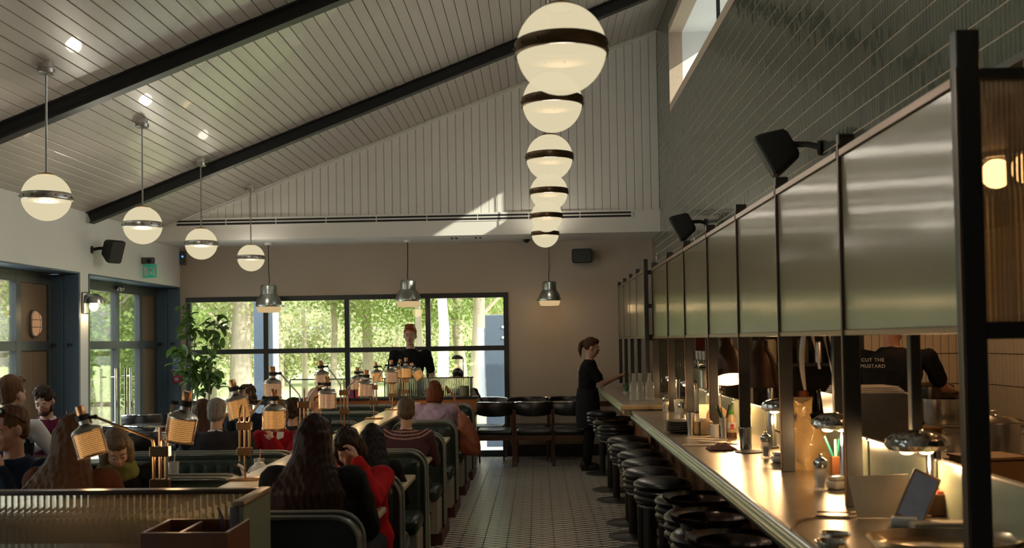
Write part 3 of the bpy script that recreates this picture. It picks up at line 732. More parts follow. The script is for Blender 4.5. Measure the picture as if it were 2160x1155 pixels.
SROW = [(4.02, 1440, 'rim', 'rimmed black bar stool cut off by the bottom edge, nearest the viewer'),
        (4.55, 1405, 'rim', 'rimmed black bar stool, lower right of the two near rimmed seats seen whole'),
        (5.06, 1392, 'rim', 'rimmed black bar stool directly behind the lower right one'),
        (5.58, 1374, 'plain', 'black bar stool mostly hidden behind the near rimmed stools'),
        (6.22, 1330, 'plain', 'black cushioned bar stool just beyond the rimmed ones'),
        (6.72, 1308, 'plain', 'second black bar stool beyond the rimmed ones'),
        (7.22, 1306, 'plain', 'third black bar stool beyond the rimmed ones'),
        (7.75, 1297, 'plain', 'fourth black bar stool beyond the rimmed ones, in mid row'),
        (8.30, 1281, 'plain', 'fifth black bar stool beyond the rimmed ones'),
        (8.90, 1277, 'plain', 'black bar stool where the counter steps out'),
        (10.15, 1256, 'rim', 'far black bar stool with a shiny rim on its seat'),
        (10.85, 1247, 'plain', 'black bar stool behind the far rimmed one'),
        (12.15, 1234, 'plain', 'black bar stool farthest away, beside the waitress')]
for Y, px, kd, lab in SROW:
    if kd not in st0: o = stool(kd); st0[kd] = o
    else: o = copy_tree(st0[kd])
    o.location = (atY(px, 717, Y).x+SR, Y, 0); o.rotation_euler[2] = random.uniform(0, 6); tag(o, lab, 'stool', 'bar stools along the counter')
# ================================================================== booths
BY = [4.42, 5.72, 6.98, 8.32, 9.56, 10.88, 12.05]
def rounded_panel(x0, x1, z0, z1, r, n=6):
    pts = [(x0, z0), (x1, z0)]
    for k in range(n+1): t = pi/2*k/n; pts.append((x1-r+r*cos(t), z1-r+r*sin(t)))
    for k in range(n+1): t = pi/2*k/n; pts.append((x0+r-r*sin(t), z1-r+r*cos(t)))
    return pts
def booth(x0, x1, rr=.12, sides=(1, 1), ribs=.085, name='booth_bench'):
    """upholstered back with a fluted face and a seat on either side (origin at floor, centre of back)"""
    e = empty(name, (0, 0, 0)); T = .075; H = .87
    MB().loft([[(p[0], -T+.012, p[1]) for p in rounded_panel(x0, x1, .10, H-.012, rr)], [(p[0], T-.012, p[1]) for p in rounded_panel(x0, x1, .10, H-.012, rr)]]).build('back', GREENL, e)
    for s in (-1, 1):
        # piping round the edge of each face
        o = rounded_panel(x0, x1, .12, H, rr)
        pts = [(o[1][0], s*(T-.008), o[1][1])]+[(p[0], s*(T-.008), p[1]) for p in o[2:]]+[(o[0][0], s*(T-.008), o[0][1])]
        MB().tube(pts, .009, 6).build('piping', PIPING, e)
        if not sides[0 if s < 0 else 1]: continue
        # fluted cushion
        q = MB(); xi0, xi1 = x0+.035, x1-.035; n = max(2, round((xi1-xi0-.10)/ribs)); w = (xi1-xi0-.10)/n; st_ = []
        xs = [xi0, xi0+.02]
        for i in range(n):
            for k in range(5): xs.append(xi0+.05+(i+k/5)*w)
        xs += [xi1-.05, xi1-.02, xi1]; rows_ = []
        for z in (.46, .50, .60, .70, .76, .795, .82, .835):
            rowp = []
            for i, x in enumerate(xs):
                dz = max(0, (z-.79)/.045); ed = min(1, min(x-xi0, xi1-x)/.04)
                rib = .010*abs(sin(pi*((x-xi0-.05)/w))) if xi0+.05 <= x <= xi1-.05 and z < .78 else .008
                y = T-.012+.035*sqrt(max(0, ed))*(1-dz*dz*.9)+rib*(1-dz)
                cr = max(0, abs(x-(x0+x1)/2)-((x1-x0)/2-rr)); zz = min(z, H-.035-(rr-sqrt(max(0, rr*rr-cr*cr))))
                rowp.append((x, s*y, zz))
            rows_.append(rowp)
        q.loft(rows_, cap=False, closed=False); q.build('fluted_cushion', GREENL, e)
        q = MB(); q.rbox(x0+.01, x1-.01, min(s*T, s*(T+.36)), max(s*T, s*(T+.36)), .36, .475, .04, 3); q.build('seat', GREENL, e)
        MB().rbox(x0+.015, x1-.02, min(s*T, s*(T+.32)), max(s*T, s*(T+.32)), .10, .36, .006, 1).build('seat_base', mat('pale_bench_side', (.20, .20, .17), .5, noise=.1), e)
    MB().box(x0+.01, x1+.003, -T-.25, T+.25, 0, .10).build('plinth', mat('dark_red_plinth', (.05, .012, .008), .5), e, smooth=0)
    return e
LAB_R = ['green leather booth back at the bottom edge, behind the dark haired woman', 'green booth back behind the woman in the red cardigan', 'green fluted booth back in front of the woman in the patterned jumper', 'green booth back that the patterned jumper woman faces', 'green booth back in front of the lilac hoodie', 'green booth back just beyond the lilac hoodie', 'green booth back farthest along the aisle, by the end divider']
b0 = booth(-1.42, -.80); bn = booth(-1.42, -.80, sides=(0, 1))
for i, y in enumerate(BY):
    o = bn if i == 0 else b0 if i == 1 else copy_tree(b0)
    o.location = (0, y, 0); tag(o, LAB_R[i], 'booth seat', 'two seat booths along the aisle')
LAB_L = ['wide green booth back right behind the near reeded partition', 'wide green booth back with double piping left of the shelf, lower one', 'wide fluted green booth back behind the teapot', 'wide green booth back behind the grey haired man in the suit', 'wide green booth back left of the shelf, behind the red jumper woman', 'wide green booth back left of the shelf, second from the far end', 'wide green booth back left of the shelf, at the far end']
b1 = booth(-3.0, -1.72, ribs=.095)
for i, y in enumerate(BY):
    if i == 0: continue
    o = b1 if i == 1 else copy_tree(b1)
    o.location = (0, y, 0); tag(o, LAB_L[i], 'booth seat', 'wide booths left of the shelf')
o = booth(-3.0, -1.72, ribs=.095, sides=(0, 1)); o.location = (0, 4.40, 0); tag(o, LAB_L[0], 'booth seat', 'wide booths left of the shelf')
# ---- long shelf between the two rows of booths
e = empty('divider_shelf', (0, 0, 0), 0, 'long pale topped shelf between the booths carrying the reading lamps', 'shelf')
MB().rbox(-1.695, -1.455, 4.2, 12.3, .86, .885, .005).build('top', TABLET, e)
MB().box(-1.62, -1.52, 4.25, 12.25, 0, .86).build('spine_wall', GREENL, e, smooth=0)
# ---- tables
def table(x0, x1, y0, y1, lab, grp, m=TABLET, z=.75):
    cx, cy = (x0+x1)/2, (y0+y1)/2
    e = empty('dining_table', (cx, cy, 0), 0, lab, 'table', grp)
    MB().rbox(x0-cx, x1-cx, y0-cy, y1-cy, z-.03, z, .008).build('top', m, e)
    q = MB().lathe([(.24, 0), (.24, .012), (.05, .03), (.035, .05), (.035, z-.06), (.10, z-.03)], n=20); q.build('pedestal', STEELK, e); return e
TR = ['pale table corner before the woman in the red cardigan', 'pale table corner in front of the second booth back', 'pale table hidden before the patterned jumper woman', 'pale table corner between the patterned jumper and the lilac hoodie', 'pale table in front of the lilac hoodie woman', 'pale table in the last two seat booth']
TL = ['pale table behind the near partition with food on it', 'pale table with a tumbler and straw', 'pale table with the white teapot', 'pale table of the grey haired man in the suit', 'pale table before the red jumper woman', 'pale table in the last wide booth']
for i in range(6):
    c = (BY[i]+BY[i+1])/2
    table(-1.44, -.83, c-.27, c+.27, TR[i], 'booth tables along the aisle'); table(-2.98, -1.75, c-.27, c+.27, TL[i], 'booth tables left of the shelf')
# ---- near partition: reeded glass, dark cap, wing
e = empty('booth_partition', (0, 0, 0), 0, 'reeded glass partition with a dark cap across the near left', 'screen')
PZ = 1.045
q = MB(); reeded(q, -3.1, -1.155, 4.03, .52, PZ-.02, .027, .013); q.build('reeded_glass', REED, e)
MB().rbox(-3.1, -1.11, 4.005, 4.06, PZ-.02, PZ, .004).build('cap_rail', DARKW, e)
MB().box(-3.1, -1.12, 4.01, 4.055, 0, .52).build('lower_panel', WOODR, e, smooth=0)
MB().rbox(-1.128, -1.11, 3.69, 4.06, .52, PZ-.018, .002, 1).build('wing_glass', mat('pale_wing_glass', (.20, .22, .16), .25), e)
MB().rbox(-1.15, -1.105, 3.68, 4.06, PZ-.018, PZ+.002, .004).build('wing_cap', mat('pale_cap_wood', (.22, .14, .08), .4), e)
MB().rbox(-1.165, -1.128, 3.69, 3.72, .3, PZ-.02, .004).build('wing_post', mat('lilac_grey_trim', (.10, .09, .10), .5), e)
MB().box(-1.15, -1.11, 3.69, 4.06, 0, .52).build('wing_base', WOODR, e, smooth=0)
e = empty('host_desk', (0, 0, 0), 0, 'dark wooden side desk in the near corner, out of the frame', 'desk')
MB().rbox(-2.2, -1.18, 3.2, 3.96, .80, .84, .006).build('top', DARKW, e)
for x in (-2.15, -1.23):
    for y in (3.25, 3.9): MB().box(x-.03, x+.03, y-.03, y+.03, 0, .80).build('leg', DARKW, e, smooth=0)
pA = atY(327, 1108, 3.6); pB = atY(503, 1105, 3.6)
e = empty('cutlery_box', ((pA.x+pB.x)/2, 3.6, .84), 0, 'dark red wooden cutlery box before the reeded partition', 'box')
hw = (pB.x-pA.x)/2; hh = pA.z-.84
for n_, b_ in (('front', (-hw, hw, -.14, -.128)), ('back', (-hw, hw, .128, .14)), ('side', (-hw, -hw+.012, -.128, .128)), ('side', (hw-.012, hw, -.128, .128)), ('divider', (-.03, -.02, -.128, .128))):
    MB().rbox(*b_, 0, hh-(.006 if n_ == 'divider' else 0), .002, 1).build(n_, WOODR, e)
MB().box(-hw, hw, -.14, .14, 0, .01).build('base', WOODR, e, smooth=0)
pp = atY(468, 1090, 3.62)
tag(MB().tube([(0, 0, 0), (-.012, .0, .15), (-.03, 0, pp.z-.855+.04)], [.006, .005, .003], 6).build('dark_pen', mat('dark_purple_plastic', (.03, .015, .05), .4), loc=(pp.x+.02, 3.6, .855)), 'dark purple pen standing in the wooden cutlery box', 'pen')
# ---- end divider by the window: reeded glass on a wood cabinet
EY = 12.62
e = empty('end_divider', (0, 0, 0), 0, 'low reeded glass divider on a wooden cabinet before the back window', 'screen')
xl, xr_ = atY(612, 830, EY).x, atY(1009, 830, EY).x
q = MB(); reeded(q, atY(815, 830, EY).x, xr_-.07, EY, .945, 1.165, .022, .009); q.build('reeded_glass', REED, e)
MB().box(xl, atY(812, 830, EY).x, EY-.004, EY+.004, .945, 1.165).build('plain_glass', WINDG, e, smooth=0)
q = MB(); q.box(xl, xr_-.06, EY-.008, EY+.008, 1.165, 1.18)
for px in (612, 690, 752, 812, 905, 994): x = atY(px, 830, EY).x; q.box(x-.007, x+.007, EY-.008, EY+.008, .93, 1.165)
q.build('frame', STEELK, e, smooth=0)
MB().rbox(xl, xr_, EY-.16, EY+.16, .91, .935, .004).build('top', RUBBER, e)
MB().box(xl+.02, xr_-.02, EY-.13, EY+.13, .74, .91).build('wood_band', WOODO, e, smooth=0)
MB().box(xl+.03, xr_-.03, EY-.12, EY+.12, 0, .74).build('cabinet', WOODR, e, smooth=0)
# blue green bench at the foot of the divider
e = empty('end_bench', (0, 0, 0), 0, 'long blue green upholstered bench back under the end divider', 'bench')
MB().rbox(xl, -1.75, EY-.27, EY-.14, .10, .80, .03, 3).build('back', mat('blue_green_leather', (.020, .040, .042), .35, bump=.1, bscale=120), e)
MB().tube([(xl, EY-.275, .74), (-1.75, EY-.275, .74)], .008, 6).build('piping', PIPING, e)
MB().rbox(xl, -1.75, EY-.55, EY-.27, .3, .46, .03, 3).build('seat', mat('blue_green_leather', (.02, .04, .042), .35), e)
MB().box(xl+.03, -1.78, EY-.5, EY-.15, 0, .3).build('base', DARKW, e, smooth=0)
# things on the divider top
p = atY(979, 836, EY-.09)
tag(MB().lathe([(.001, 0), (.05, 0), (.058, .01), (.062, .135), (.056, .135), (.052, .02), (.001, .02)], n=24).build('grey_pot', mat('olive_grey_glaze', (.12, .12, .085), .5), loc=(p.x, EY-.09, .935)), 'olive grey straight pot on the divider by the seated man', 'pot')
for k, (px, col, lab) in enumerate(((741, (.35, .03, .09), 'crimson card standing on the divider ledge'), (752, (.40, .05, .10), 'slim pink red box next to the crimson card'))):
    p = atY(px, 838, EY-.1); w = .055 if k == 0 else .035
    o = MB().rbox(-w, w, -.012, .012, 0, .125, .003, 1).build('menu_card', mat('card_%d' % k, col, .5), loc=(p.x, EY-.1, .935)); tag(o, lab, 'card')
    if k == 0: MB().box(-.045, .03, -.0145, -.0125, .03, .09).build('purple_print', mat('purple_print', (.12, .05, .16), .6), o, smooth=0)
p = atY(703, 836, EY-.1)
tag(MB().lathe([(.001, 0), (.028, 0), (.03, .08), (.022, .10), (.022, .115), (.001, .118)], n=16).build('small_jar', mat('dark_jar', (.03, .03, .02), .3), loc=(p.x, EY-.1, .935)), 'small dark jar on the divider beside the curly haired woman', 'jar')
p = atY(965, 752, 13.0)
table(-1.5, -.95, 12.84, 13.12, 'small table of the seated man behind the end divider', 'small tables behind the divider', DARKW, z=.70)
e = empty('desk_lamp', (p.x+.02, 12.98, .935-.0), 0, 'dark half dome desk lamp above the seated man at the divider', 'lamp')
zt = p.z-.935
MB().lathe([(.001, .055), (.04, .05), (.07, .03), (.08, 0), (.076, 0), (.04, .042), (.001, .047)], (-.02, 0, zt-.03), 24).build('shade', mat('dark_olive_metal', (.05, .045, .03), .4, .5), e)
MB().tube([(.055, 0, -.2), (.055, 0, zt-.03), (.0, 0, zt+.02)], .005, 6).build('stem', STEELK, e)
MB().lathe([(.001, 0), (.06, 0), (.06, .015), (.001, .02)], (.055, 0, -.235), 20).build('base', STEELK, e)
e['label'] = 'dark half dome desk lamp above the seated man at the divider'
# ================================================================== reading lamps on the shelf
HOLE = bpy.data.materials.new('perforated_brass'); HOLE.use_nodes = True
def hole():
    n = HOLE.node_tree.nodes; l = HOLE.node_tree.links; b = n['Principled BSDF']
    b.inputs['Base Color'].default_value = (.32, .18, .085, 1); b.inputs['Metallic'].default_value = 1; b.inputs['Roughness'].default_value = .3
    tc = n.new('ShaderNodeTexCoord'); sp = n.new('ShaderNodeSeparateXYZ'); l.new(tc.outputs['UV'], sp.inputs[0])
    def M(op, a, b2=None):
        q = n.new('ShaderNodeMath'); q.operation = op
        for i, x in enumerate((a, b2)):
            if x is None: continue
            if isinstance(x, (int, float)): q.inputs[i].default_value = x
            else: l.new(x, q.inputs[i])
        return q.outputs[0]
    fx = M('ABSOLUTE', M('SUBTRACT', M('FRACT', M('MULTIPLY', sp.outputs[0], 58)), .5)); fy = M('ABSOLUTE', M('SUBTRACT', M('FRACT', M('MULTIPLY', sp.outputs[1], 13)), .5))
    inside = M('MULTIPLY', M('LESS_THAN', fx, .31), M('LESS_THAN', fy, .33))
    t = n.new('ShaderNodeBsdfTransparent'); mx = n.new('ShaderNodeMixShader'); l.new(inside, mx.inputs[0]); l.new(b.outputs[0], mx.inputs[1]); l.new(t.outputs[0], mx.inputs[2]); l.new(mx.outputs[0], n['Material Output'].inputs[0])
hole()
GLOWN = emis('lit_amber_liner', (1.0, .46, .13), .85); GLOWP = emis('lit_pale_liner', (1.0, .60, .34), .5)
OPENW = emis('lamp_mouth_glow', (1, .72, .42), 1.15)
SR_, SH_ = .0625, .105
def shade_parts(e, loc, tilt, tdir, liner):
    """bottle shaped shade: socket cap, black collar, shoulder, perforated body"""
    M4 = Matrix.Translation(loc) @ Matrix.Rotation(tilt, 4, Vector((cos(tdir+pi/2), sin(tdir+pi/2), 0)))
    s = empty('lamp_head', (0, 0, 0)); s.parent = e; s.matrix_local = M4
    n = 36; q = MB(); q.lathe([(SR_, -SH_), (SR_, 0)], n=n); me = q.mesh('shade_body', HOLE, 180)
    uv = me.uv_layers.new(name='UVMap')
    for p in me.polygons:
        for li in p.loop_indices:
            v = me.vertices[me.loops[li].vertex_index].co; a = math.atan2(v.y, v.x)/(2*pi) % 1
            uv.data[li].uv = (a, (v.z+SH_)/SH_)
        us = [uv.data[li].uv[0] for li in p.loop_indices]
        if max(us)-min(us) > .5:
            for li in p.loop_indices:
                if uv.data[li].uv[0] < .5: uv.data[li].uv = (uv.data[li].uv[0]+1, uv.data[li].uv[1])
    inst('perforated_shade', me, s)
    MB().lathe([(SR_+.001, -.004), (SR_+.002, .002), (SR_*.9, .014), (SR_*.5, .026), (SR_*.33, .034), (SR_*.33, .05)], n=28).build('shoulder', STEEL, s)
    MB().lathe([(SR_+.001, -SH_-.004), (SR_+.003, -SH_), (SR_+.001, -SH_+.005)], n=28).build('bottom_rim', BRASS, s)
    MB().lathe([(SR_*.86, -SH_+.004), (SR_*.86, -.004)], n=24).build('glowing_liner', liner, s, smooth=180)
    MB().lathe([(.001, -SH_+.006), (SR_*.84, -SH_+.004)], n=24).build('lamp_mouth', OPENW, s)
    MB().lathe([(.001, .05), (.028, .05), (.029, .075), (.001, .075)], n=16).build('collar', RUBBER, s)
    MB().lathe([(.001, .072), (.019, .073), (.019, .112), (.017, .115), (.001, .115)], n=18).build('socket_cap', COPPER, s)
    l = plamp('shade_bulb', (0, 0, -SH_-.035), TABLE_W, (1, .62, .30), .045, s)
    return s
def reading_lamp(pxy, heads, label, liner, Y):
    """pxy: pixel of the post foot; heads: pixel of each shade centre, tilt, towards"""
    base = Vector((-1.63 if Y < 9 else -1.62, Y, .885))
    e = empty('reading_lamp', base, 0, label, 'table lamp', 'two armed reading lamps on the shelf')
    MB().rbox(-.085, .085, -.06, .06, 0, .014, .006).build('base_plate', BRASS, e)
    hz = max(atY(h[0], h[1], Y).z for h in heads)-.885
    top = hz-.02
    for dx, zt in ((-.028, top*.86), (0, top+.03), (.024, top*.86)):
        MB().tube([(dx, 0, .014 if dx == 0 else .10+.06*(dx > 0)), (dx, 0, zt)], .0065, 8).build('rod', COPPER if dx == 0 else BRASS, e)
    for z in (top*.42, top*.80): MB().rbox(-.042, .042, -.016, .016, z-.022, z+.022, .003, 1).build('clamp_block', BANDM, e)
    MB().tube([(.02, 0, .16), (.045, -.02, .10), (.03, -.03, .04), (-.05, -.035, .09), (-.07, -.02, .04), (-.02, -.01, .02)], .003, 5).build('cable', RUBBER, e)
    for (hx, hy, tilt, tdir, dY) in heads:
        c = atY(hx, hy, Y+dY)-base
        # shade centre is half way down the body; collar sits above it
        ax = Matrix.Rotation(tilt, 4, Vector((cos(tdir+pi/2), sin(tdir+pi/2), 0))) @ Vector((0, 0, 1))
        top_ = c+ax*(SH_/2); neck = c+ax*(SH_/2+.062)
        s = shade_parts(e, top_, tilt, tdir, liner)
        sx = -1 if neck.x < 0 else 1
        elbow = Vector((sx*.028, 0, max(.10, min(top*.95, neck.z-.10))))
        jn = neck+Vector((-sx*.055, 0, .004))
        arm = MB(); arm.tube([(sx*.028, 0, top*.35), tuple(elbow-Vector((0, 0, .03))), tuple(elbow+Vector((sx*.004, 0, .0))), tuple(elbow+(jn-elbow)*.08+Vector((0, 0, .002))), tuple(jn)], .006, 8); arm.build('arm', STEEL if liner is GLOWP else BRASS, e)
        k = MB(); k.sph(tuple(jn), .011, 10, 6); k.tube([tuple(jn), tuple(neck)], .008, 8); k.build('knuckle', RUBBER, e)
    return e
reading_lamp(None, [(190, 935, .28, pi, -.02), (381, 905, -.20, pi, .05)], 'two armed reading lamp nearest the viewer, behind the near partition', GLOWN, 4.02+.2)
reading_lamp(None, [(503, 862, .22, pi, .06), (578, 884, 0, 0, -.05)], 'two armed brass reading lamp standing by the teapot', GLOWN, 5.45)
reading_lamp(None, [(575, 823, 0, 0, .0), (690, 845, 0, 0, -.05)], 'two armed reading lamp before the red jumper woman', GLOWP, 6.85)
reading_lamp(None, [(680, 802, .1, pi, .0), (771, 822, -.06, pi, -.05)], 'two armed reading lamp in mid shelf, right of the man in profile', GLOWP, 8.27)
reading_lamp(None, [(752, 810, .05, 0, .05), (826, 795, 0, 0, 0)], 'two armed reading lamp in mid shelf, left of the standing waiter', GLOWP, 9.7)
reading_lamp(None, [(796, 795, .12, pi, 0), (857, 786, 0, 0, -.05)], 'reading lamp with a yellow lit shade before the waiter', GLOWN, 10.95)
reading_lamp(None, [(838, 786, .25, 0, .05), (882, 790, .55, pi, 0)], 'farthest reading lamp on the shelf with a tilted shade', GLOWN, 12.0)
# ================================================================== wooden armchairs, black leather
def armchair():
    e = empty('dining_chair', (0, 0, 0))
    LG = mat('dark_walnut_leg', (.09, .04, .022), .35, noise=.3, stretch=(8, 8, .5))
    for sx in (-1, 1):
        MB().loft([[(sx*.235+a*.012, -.21+b_*.014, 0) for a, b_ in ((-1, -1), (1, -1), (1, 1), (-1, 1))], [(sx*.245+a*.019, -.20+b_*.022, .42) for a, b_ in ((-1, -1), (1, -1), (1, 1), (-1, 1))], [(sx*.25+a*.014, -.245+b_*.016, .74) for a, b_ in ((-1, -1), (1, -1), (1, 1), (-1, 1))]]).build('leg', LG, e)
        MB().loft([[(sx*.225+a*.012, .235+b_*.012, 0) for a, b_ in ((-1, -1), (1, -1), (1, 1), (-1, 1))], [(sx*.235+a*.018, .215+b_*.018, .42) for a, b_ in ((-1, -1), (1, -1), (1, 1), (-1, 1))]]).build('leg', LG, e)
        MB().box(sx*.24-.011, sx*.24+.011, -.2, .21, .35, .40).build('side_rail', LG, e, smooth=0)
    MB().box(-.23, .23, -.215, -.19, .34, .40).build('cross_rail', LG, e, smooth=0); MB().box(-.23, .23, .20, .225, .34, .40).build('cross_rail', LG, e, smooth=0)
    MB().rbox(-.235, .235, -.20, .235, .40, .475, .035, 4).build('seat', BLACKL, e)
    q = MB(); rings = []
    for i in range(15):
        t = -1+2*i/14; x = .285*t; y = -.265+.14*t*t; r0, r1 = .022, .095*(1-.35*abs(t)**3)
        d = Vector((1, 2*.14*t/.285, 0)).normalized(); nrm = Vector((-d.y, d.x, 0)); rings.append([Vector((x, y, .745+.012*t*t))+nrm*(r0*cos(a))+Vector((0, 0, r1*sin(a))) for a in [2*pi*k/12 for k in range(12)]])
    q.loft(rings); q.build('backrest', BLACKL, e)
    q = MB(); q.tube([(.29*t, -.275+.14*t*t, .832-.022*abs(t)**3+.012*t*t) for t in [-1+2*i/14 for i in range(15)]], .011, 8); q.build('top_trim', CHROME, e)
    return e
ch0 = armchair(); first = [True]
def chair(x, y, rz, lab, grp):
    o = ch0 if first[0] else copy_tree(ch0); first[0] = False
    o.location = (x, y, 0); o.rotation_euler[2] = rz; tag(o, lab, 'chair', grp)
for px, lab in ((1045, 'black leather armchair left, before the low window'), (1127, 'black leather armchair in the middle of the front row'), (1205, 'black leather armchair next to the waitress')):
    chair(atY(px, 900, 13.15).x, 13.12, 0, lab, 'chairs along the back wall')
for px, lab in ((1028, 'rear black armchair whose chromed back shows behind the left one'), (1118, 'rear black armchair facing the middle one'), (1196, 'rear black armchair facing the one by the waitress')):
    chair(atY(px, 850, 13.75).x, 13.78, pi, lab, 'chairs along the back wall')
GL_ = 'chairs by the left windows'
for x, y, rz, lab in ((-4.55, 9.9, .5, 'black curved back chair below the glass door handles, left one'), (-3.95, 10.0, -.3, 'black curved back chair below the glass door handles, right one'), (-4.35, 8.95, 2.9, 'black chair partly hidden behind the long haired woman'), (-3.55, 8.75, 3.3, 'black chair left of the grey haired man'), (-4.6, 11.6, .2, 'black chair in the far left corner'), (-3.7, 11.7, -.2, 'black chair by the potted plant')):
    chair(x, y, rz, lab, GL_)
table(-4.75, -4.2, 9.25, 9.75 if False else 9.62, 'small dark table before the glass doors', 'small tables on the left', DARKW)
table(-3.95, -3.4, 9.3, 9.7, 'small pale table with a white top before the doors', 'small tables on the left', TABLET)
table(-4.6, -3.6, 10.75, 11.35, 'dark table in the far left, beneath the plant', 'small tables on the left', DARKW)
table(-4.95, -4.0, 7.45, 8.05, 'table between the two men at the left window', 'small tables on the left', DARKW)
# ================================================================== outside
def ground_mat():
    m = mat('sunlit_grass', (.34, .36, .16), .9, noise=.5, nscale=.8, bump=.3, bscale=14); return m
struct(MB().box(-60, 40, YB+.4, 90, -.3, -.12).build('ground', ground_mat(), smooth=0))
struct(MB().box(-60, XL-.6, -20, YB+.4, -.3, -.13).build('ground', mat('pale_paving', (.42, .42, .40), .8, noise=.2, nscale=2), smooth=0))
struct(MB().box(-60, 20, YB+.4, YB+2.2, -.12, -.08).build('ground', mat('pale_paving', (.42, .42, .40), .8), smooth=0))
BLST = mat('blue_grey_steelwork', (.075, .10, .14), .5, noise=.05)
PANW = mat('pale_cladding', (.62, .66, .70), .5, noise=.04)
for px, w, lab in ((560, .34, 'blue grey steel column outside the left panes of the back window'), (1048, .36, 'blue grey steel column outside the right edge of the back window')):
    p = atY(px, 750, 16.2)
    e = empty('outdoor_column', (p.x, 16.2, -.1), 0, lab, 'column', 'columns outside the back window')
    MB().rbox(-w/2, w*.38, -.08, .08, 0, 3.6 if px < 600 else 2.15, .005, 1).build('shaft', BLST, e)
    MB().rbox(w*.38, w*.62, -.05, .05, .3, 3.6 if px < 600 else 2.13, .004, 1).build('cladding_panel', PANW, e)
    if px > 600:
        MB().rbox(-w/2-.12, -w/2-.01, -.05, .05, .6, 1.95, .004, 1).build('cladding_panel', PANW, e)
        for z in (1.95, 1.78): MB().sph((w*.30, -.09, z), .022, 10, 6).build('festoon_bulb', mat('bulb_glass', (.8, .75, .65), .2), e)
# ---- trees
BARK = mat('pale_bark', (.34, .28, .22), .9, noise=.35, nscale=6, bump=.5, bscale=12, stretch=(3, 3, .5))
BARKW = mat('birch_bark', (.62, .60, .54), .8, noise=.3, nscale=5, bump=.3, bscale=14)
def leafmat(name, col):
    m = bpy.data.materials.new(name); m.use_nodes = True; n = m.node_tree.nodes; l = m.node_tree.links; b = n['Principled BSDF']
    oi = n.new('ShaderNodeTexCoord'); nz = n.new('ShaderNodeTexNoise'); nz.inputs['Scale'].default_value = 1.3; nz.inputs['Detail'].default_value = 5; l.new(oi.outputs['Object'], nz.inputs['Vector'])
    r = n.new('ShaderNodeValToRGB'); r.color_ramp.elements[0].position = .3; r.color_ramp.elements[1].position = .7
    r.color_ramp.elements[0].color = (*[c*.55 for c in col], 1); r.color_ramp.elements[1].color = (*[min(1, c*1.35) for c in col], 1); l.new(nz.outputs[0], r.inputs[0])
    l.new(r.outputs[0], b.inputs['Base Color']); b.inputs['Roughness'].default_value = .5
    t = n.new('ShaderNodeBsdfTranslucent'); l.new(r.outputs[0], t.inputs[0]); mx = n.new('ShaderNodeMixShader'); mx.inputs[0].default_value = .45
    l.new(b.outputs[0], mx.inputs[1]); l.new(t.outputs[0], mx.inputs[2]); l.new(mx.outputs[0], n['Material Output'].inputs[0]); MATS[name] = m; return m
LF = [leafmat('yellow_green_leaves', (.40, .42, .19)), leafmat('fresh_green_leaves', (.26, .34, .10)), leafmat('pale_green_leaves', (.46, .46, .27))]
def crown_mesh(seed, n, rx, rz, size, m, clusters):
    rd = random.Random(seed); q = MB(); cl = []
    for _ in range(clusters):
        while True:
            p = Vector((rd.uniform(-1, 1), rd.uniform(-1, 1), rd.uniform(-1, 1)))
            if p.length < 1: break
        cl.append((Vector((p.x*rx, p.y*rx, p.z*rz)), rd.uniform(.35, .8)))
    for _ in range(n):
        c, r = rd.choice(cl)
        p = c+Vector((rd.gauss(0, .5), rd.gauss(0, .5), rd.gauss(0, .45)))*r
        a = Euler((rd.uniform(-1.2, 1.2), rd.uniform(-1.2, 1.2), rd.uniform(0, 6.28))).to_matrix(); s = size*rd.uniform(.6, 1.3)
        v = [a @ Vector(x)*s+p for x in ((-.5, 0, 0), (-.1, -.32, .06), (.5, 0, 0), (-.1, .32, .06))]
        b = len(q.v); q.v += [tuple(x) for x in v]; q.f.append((b, b+1, b+2, b+3))
    me = bpy.data.meshes.new('crown'); me.from_pydata(q.v, [], q.f); me.materials.append(m); return me
def trunk(h, r, m, seed, lean=0, branches=5):
    rd = random.Random(seed); q = MB(); pts = []; rr = []
    for i in range(7):
        t = i/6; pts.append((lean*t*h+rd.uniform(-.06, .06)*t*2, rd.uniform(-.05, .05), t*h)); rr.append(r*(1.25 if i == 0 else 1-.6*t))
    q.tube(pts, rr, 10)
    for k in range(branches):
        t = rd.uniform(.35, .9); a = rd.uniform(0, 6.28); p = Vector((lean*t*h, 0, t*h)); L = rd.uniform(.8, 1.8)
        q.tube([p, p+Vector((cos(a)*L*.5, sin(a)*L*.5, L*.45)), p+Vector((cos(a)*L, sin(a)*L, L*1.1))], [r*.35, r*.22, r*.08], 6)
    return q.mesh('trunk', m, 60)
CR_ = [crown_mesh(11, 12000, 2.6, 2.4, .105, LF[0], 60), crown_mesh(12, 12500, 2.5, 2.4, .105, LF[1], 60), crown_mesh(13, 10500, 2.7, 2.3, .105, LF[2], 55)]
TRN = {'big': trunk(5, .27, BARK, 1), 'mid': trunk(6, .16, BARK, 2, .03), 'birch': trunk(6, .13, BARKW, 3, .02), 'slim': trunk(6.5, .09, BARK, 4, -.02)}
def tree(px, Y, tk, ck, zc, lab, s=1.0, rz=0, dx=0):
    p = atY(px, 750, Y)
    e = empty('tree', (p.x, Y, -.12), rz, lab, 'tree', 'trees outside the windows')
    inst('trunk', TRN[tk], e); o = inst('crown', CR_[ck], e, (dx, 0, zc), None, (s, s, s)); o['kind'] = 'stuff'
    return e
tree(508, 21, 'big', 0, 4.3, 'tree with the thickest pale trunk, seen behind the potted plant', 1.0)
tree(443, 26, 'mid', 2, 3.6, 'pale leafy tree just right of the potted plant', 1.1, 1)
tree(640, 30, 'slim', 2, 4.6, 'pale yellow green tree seen through the second window bay', 1.1, 2)
tree(700, 24, 'slim', 0, 4.4, 'yellow green tree left of the second mullion', .8, 3)
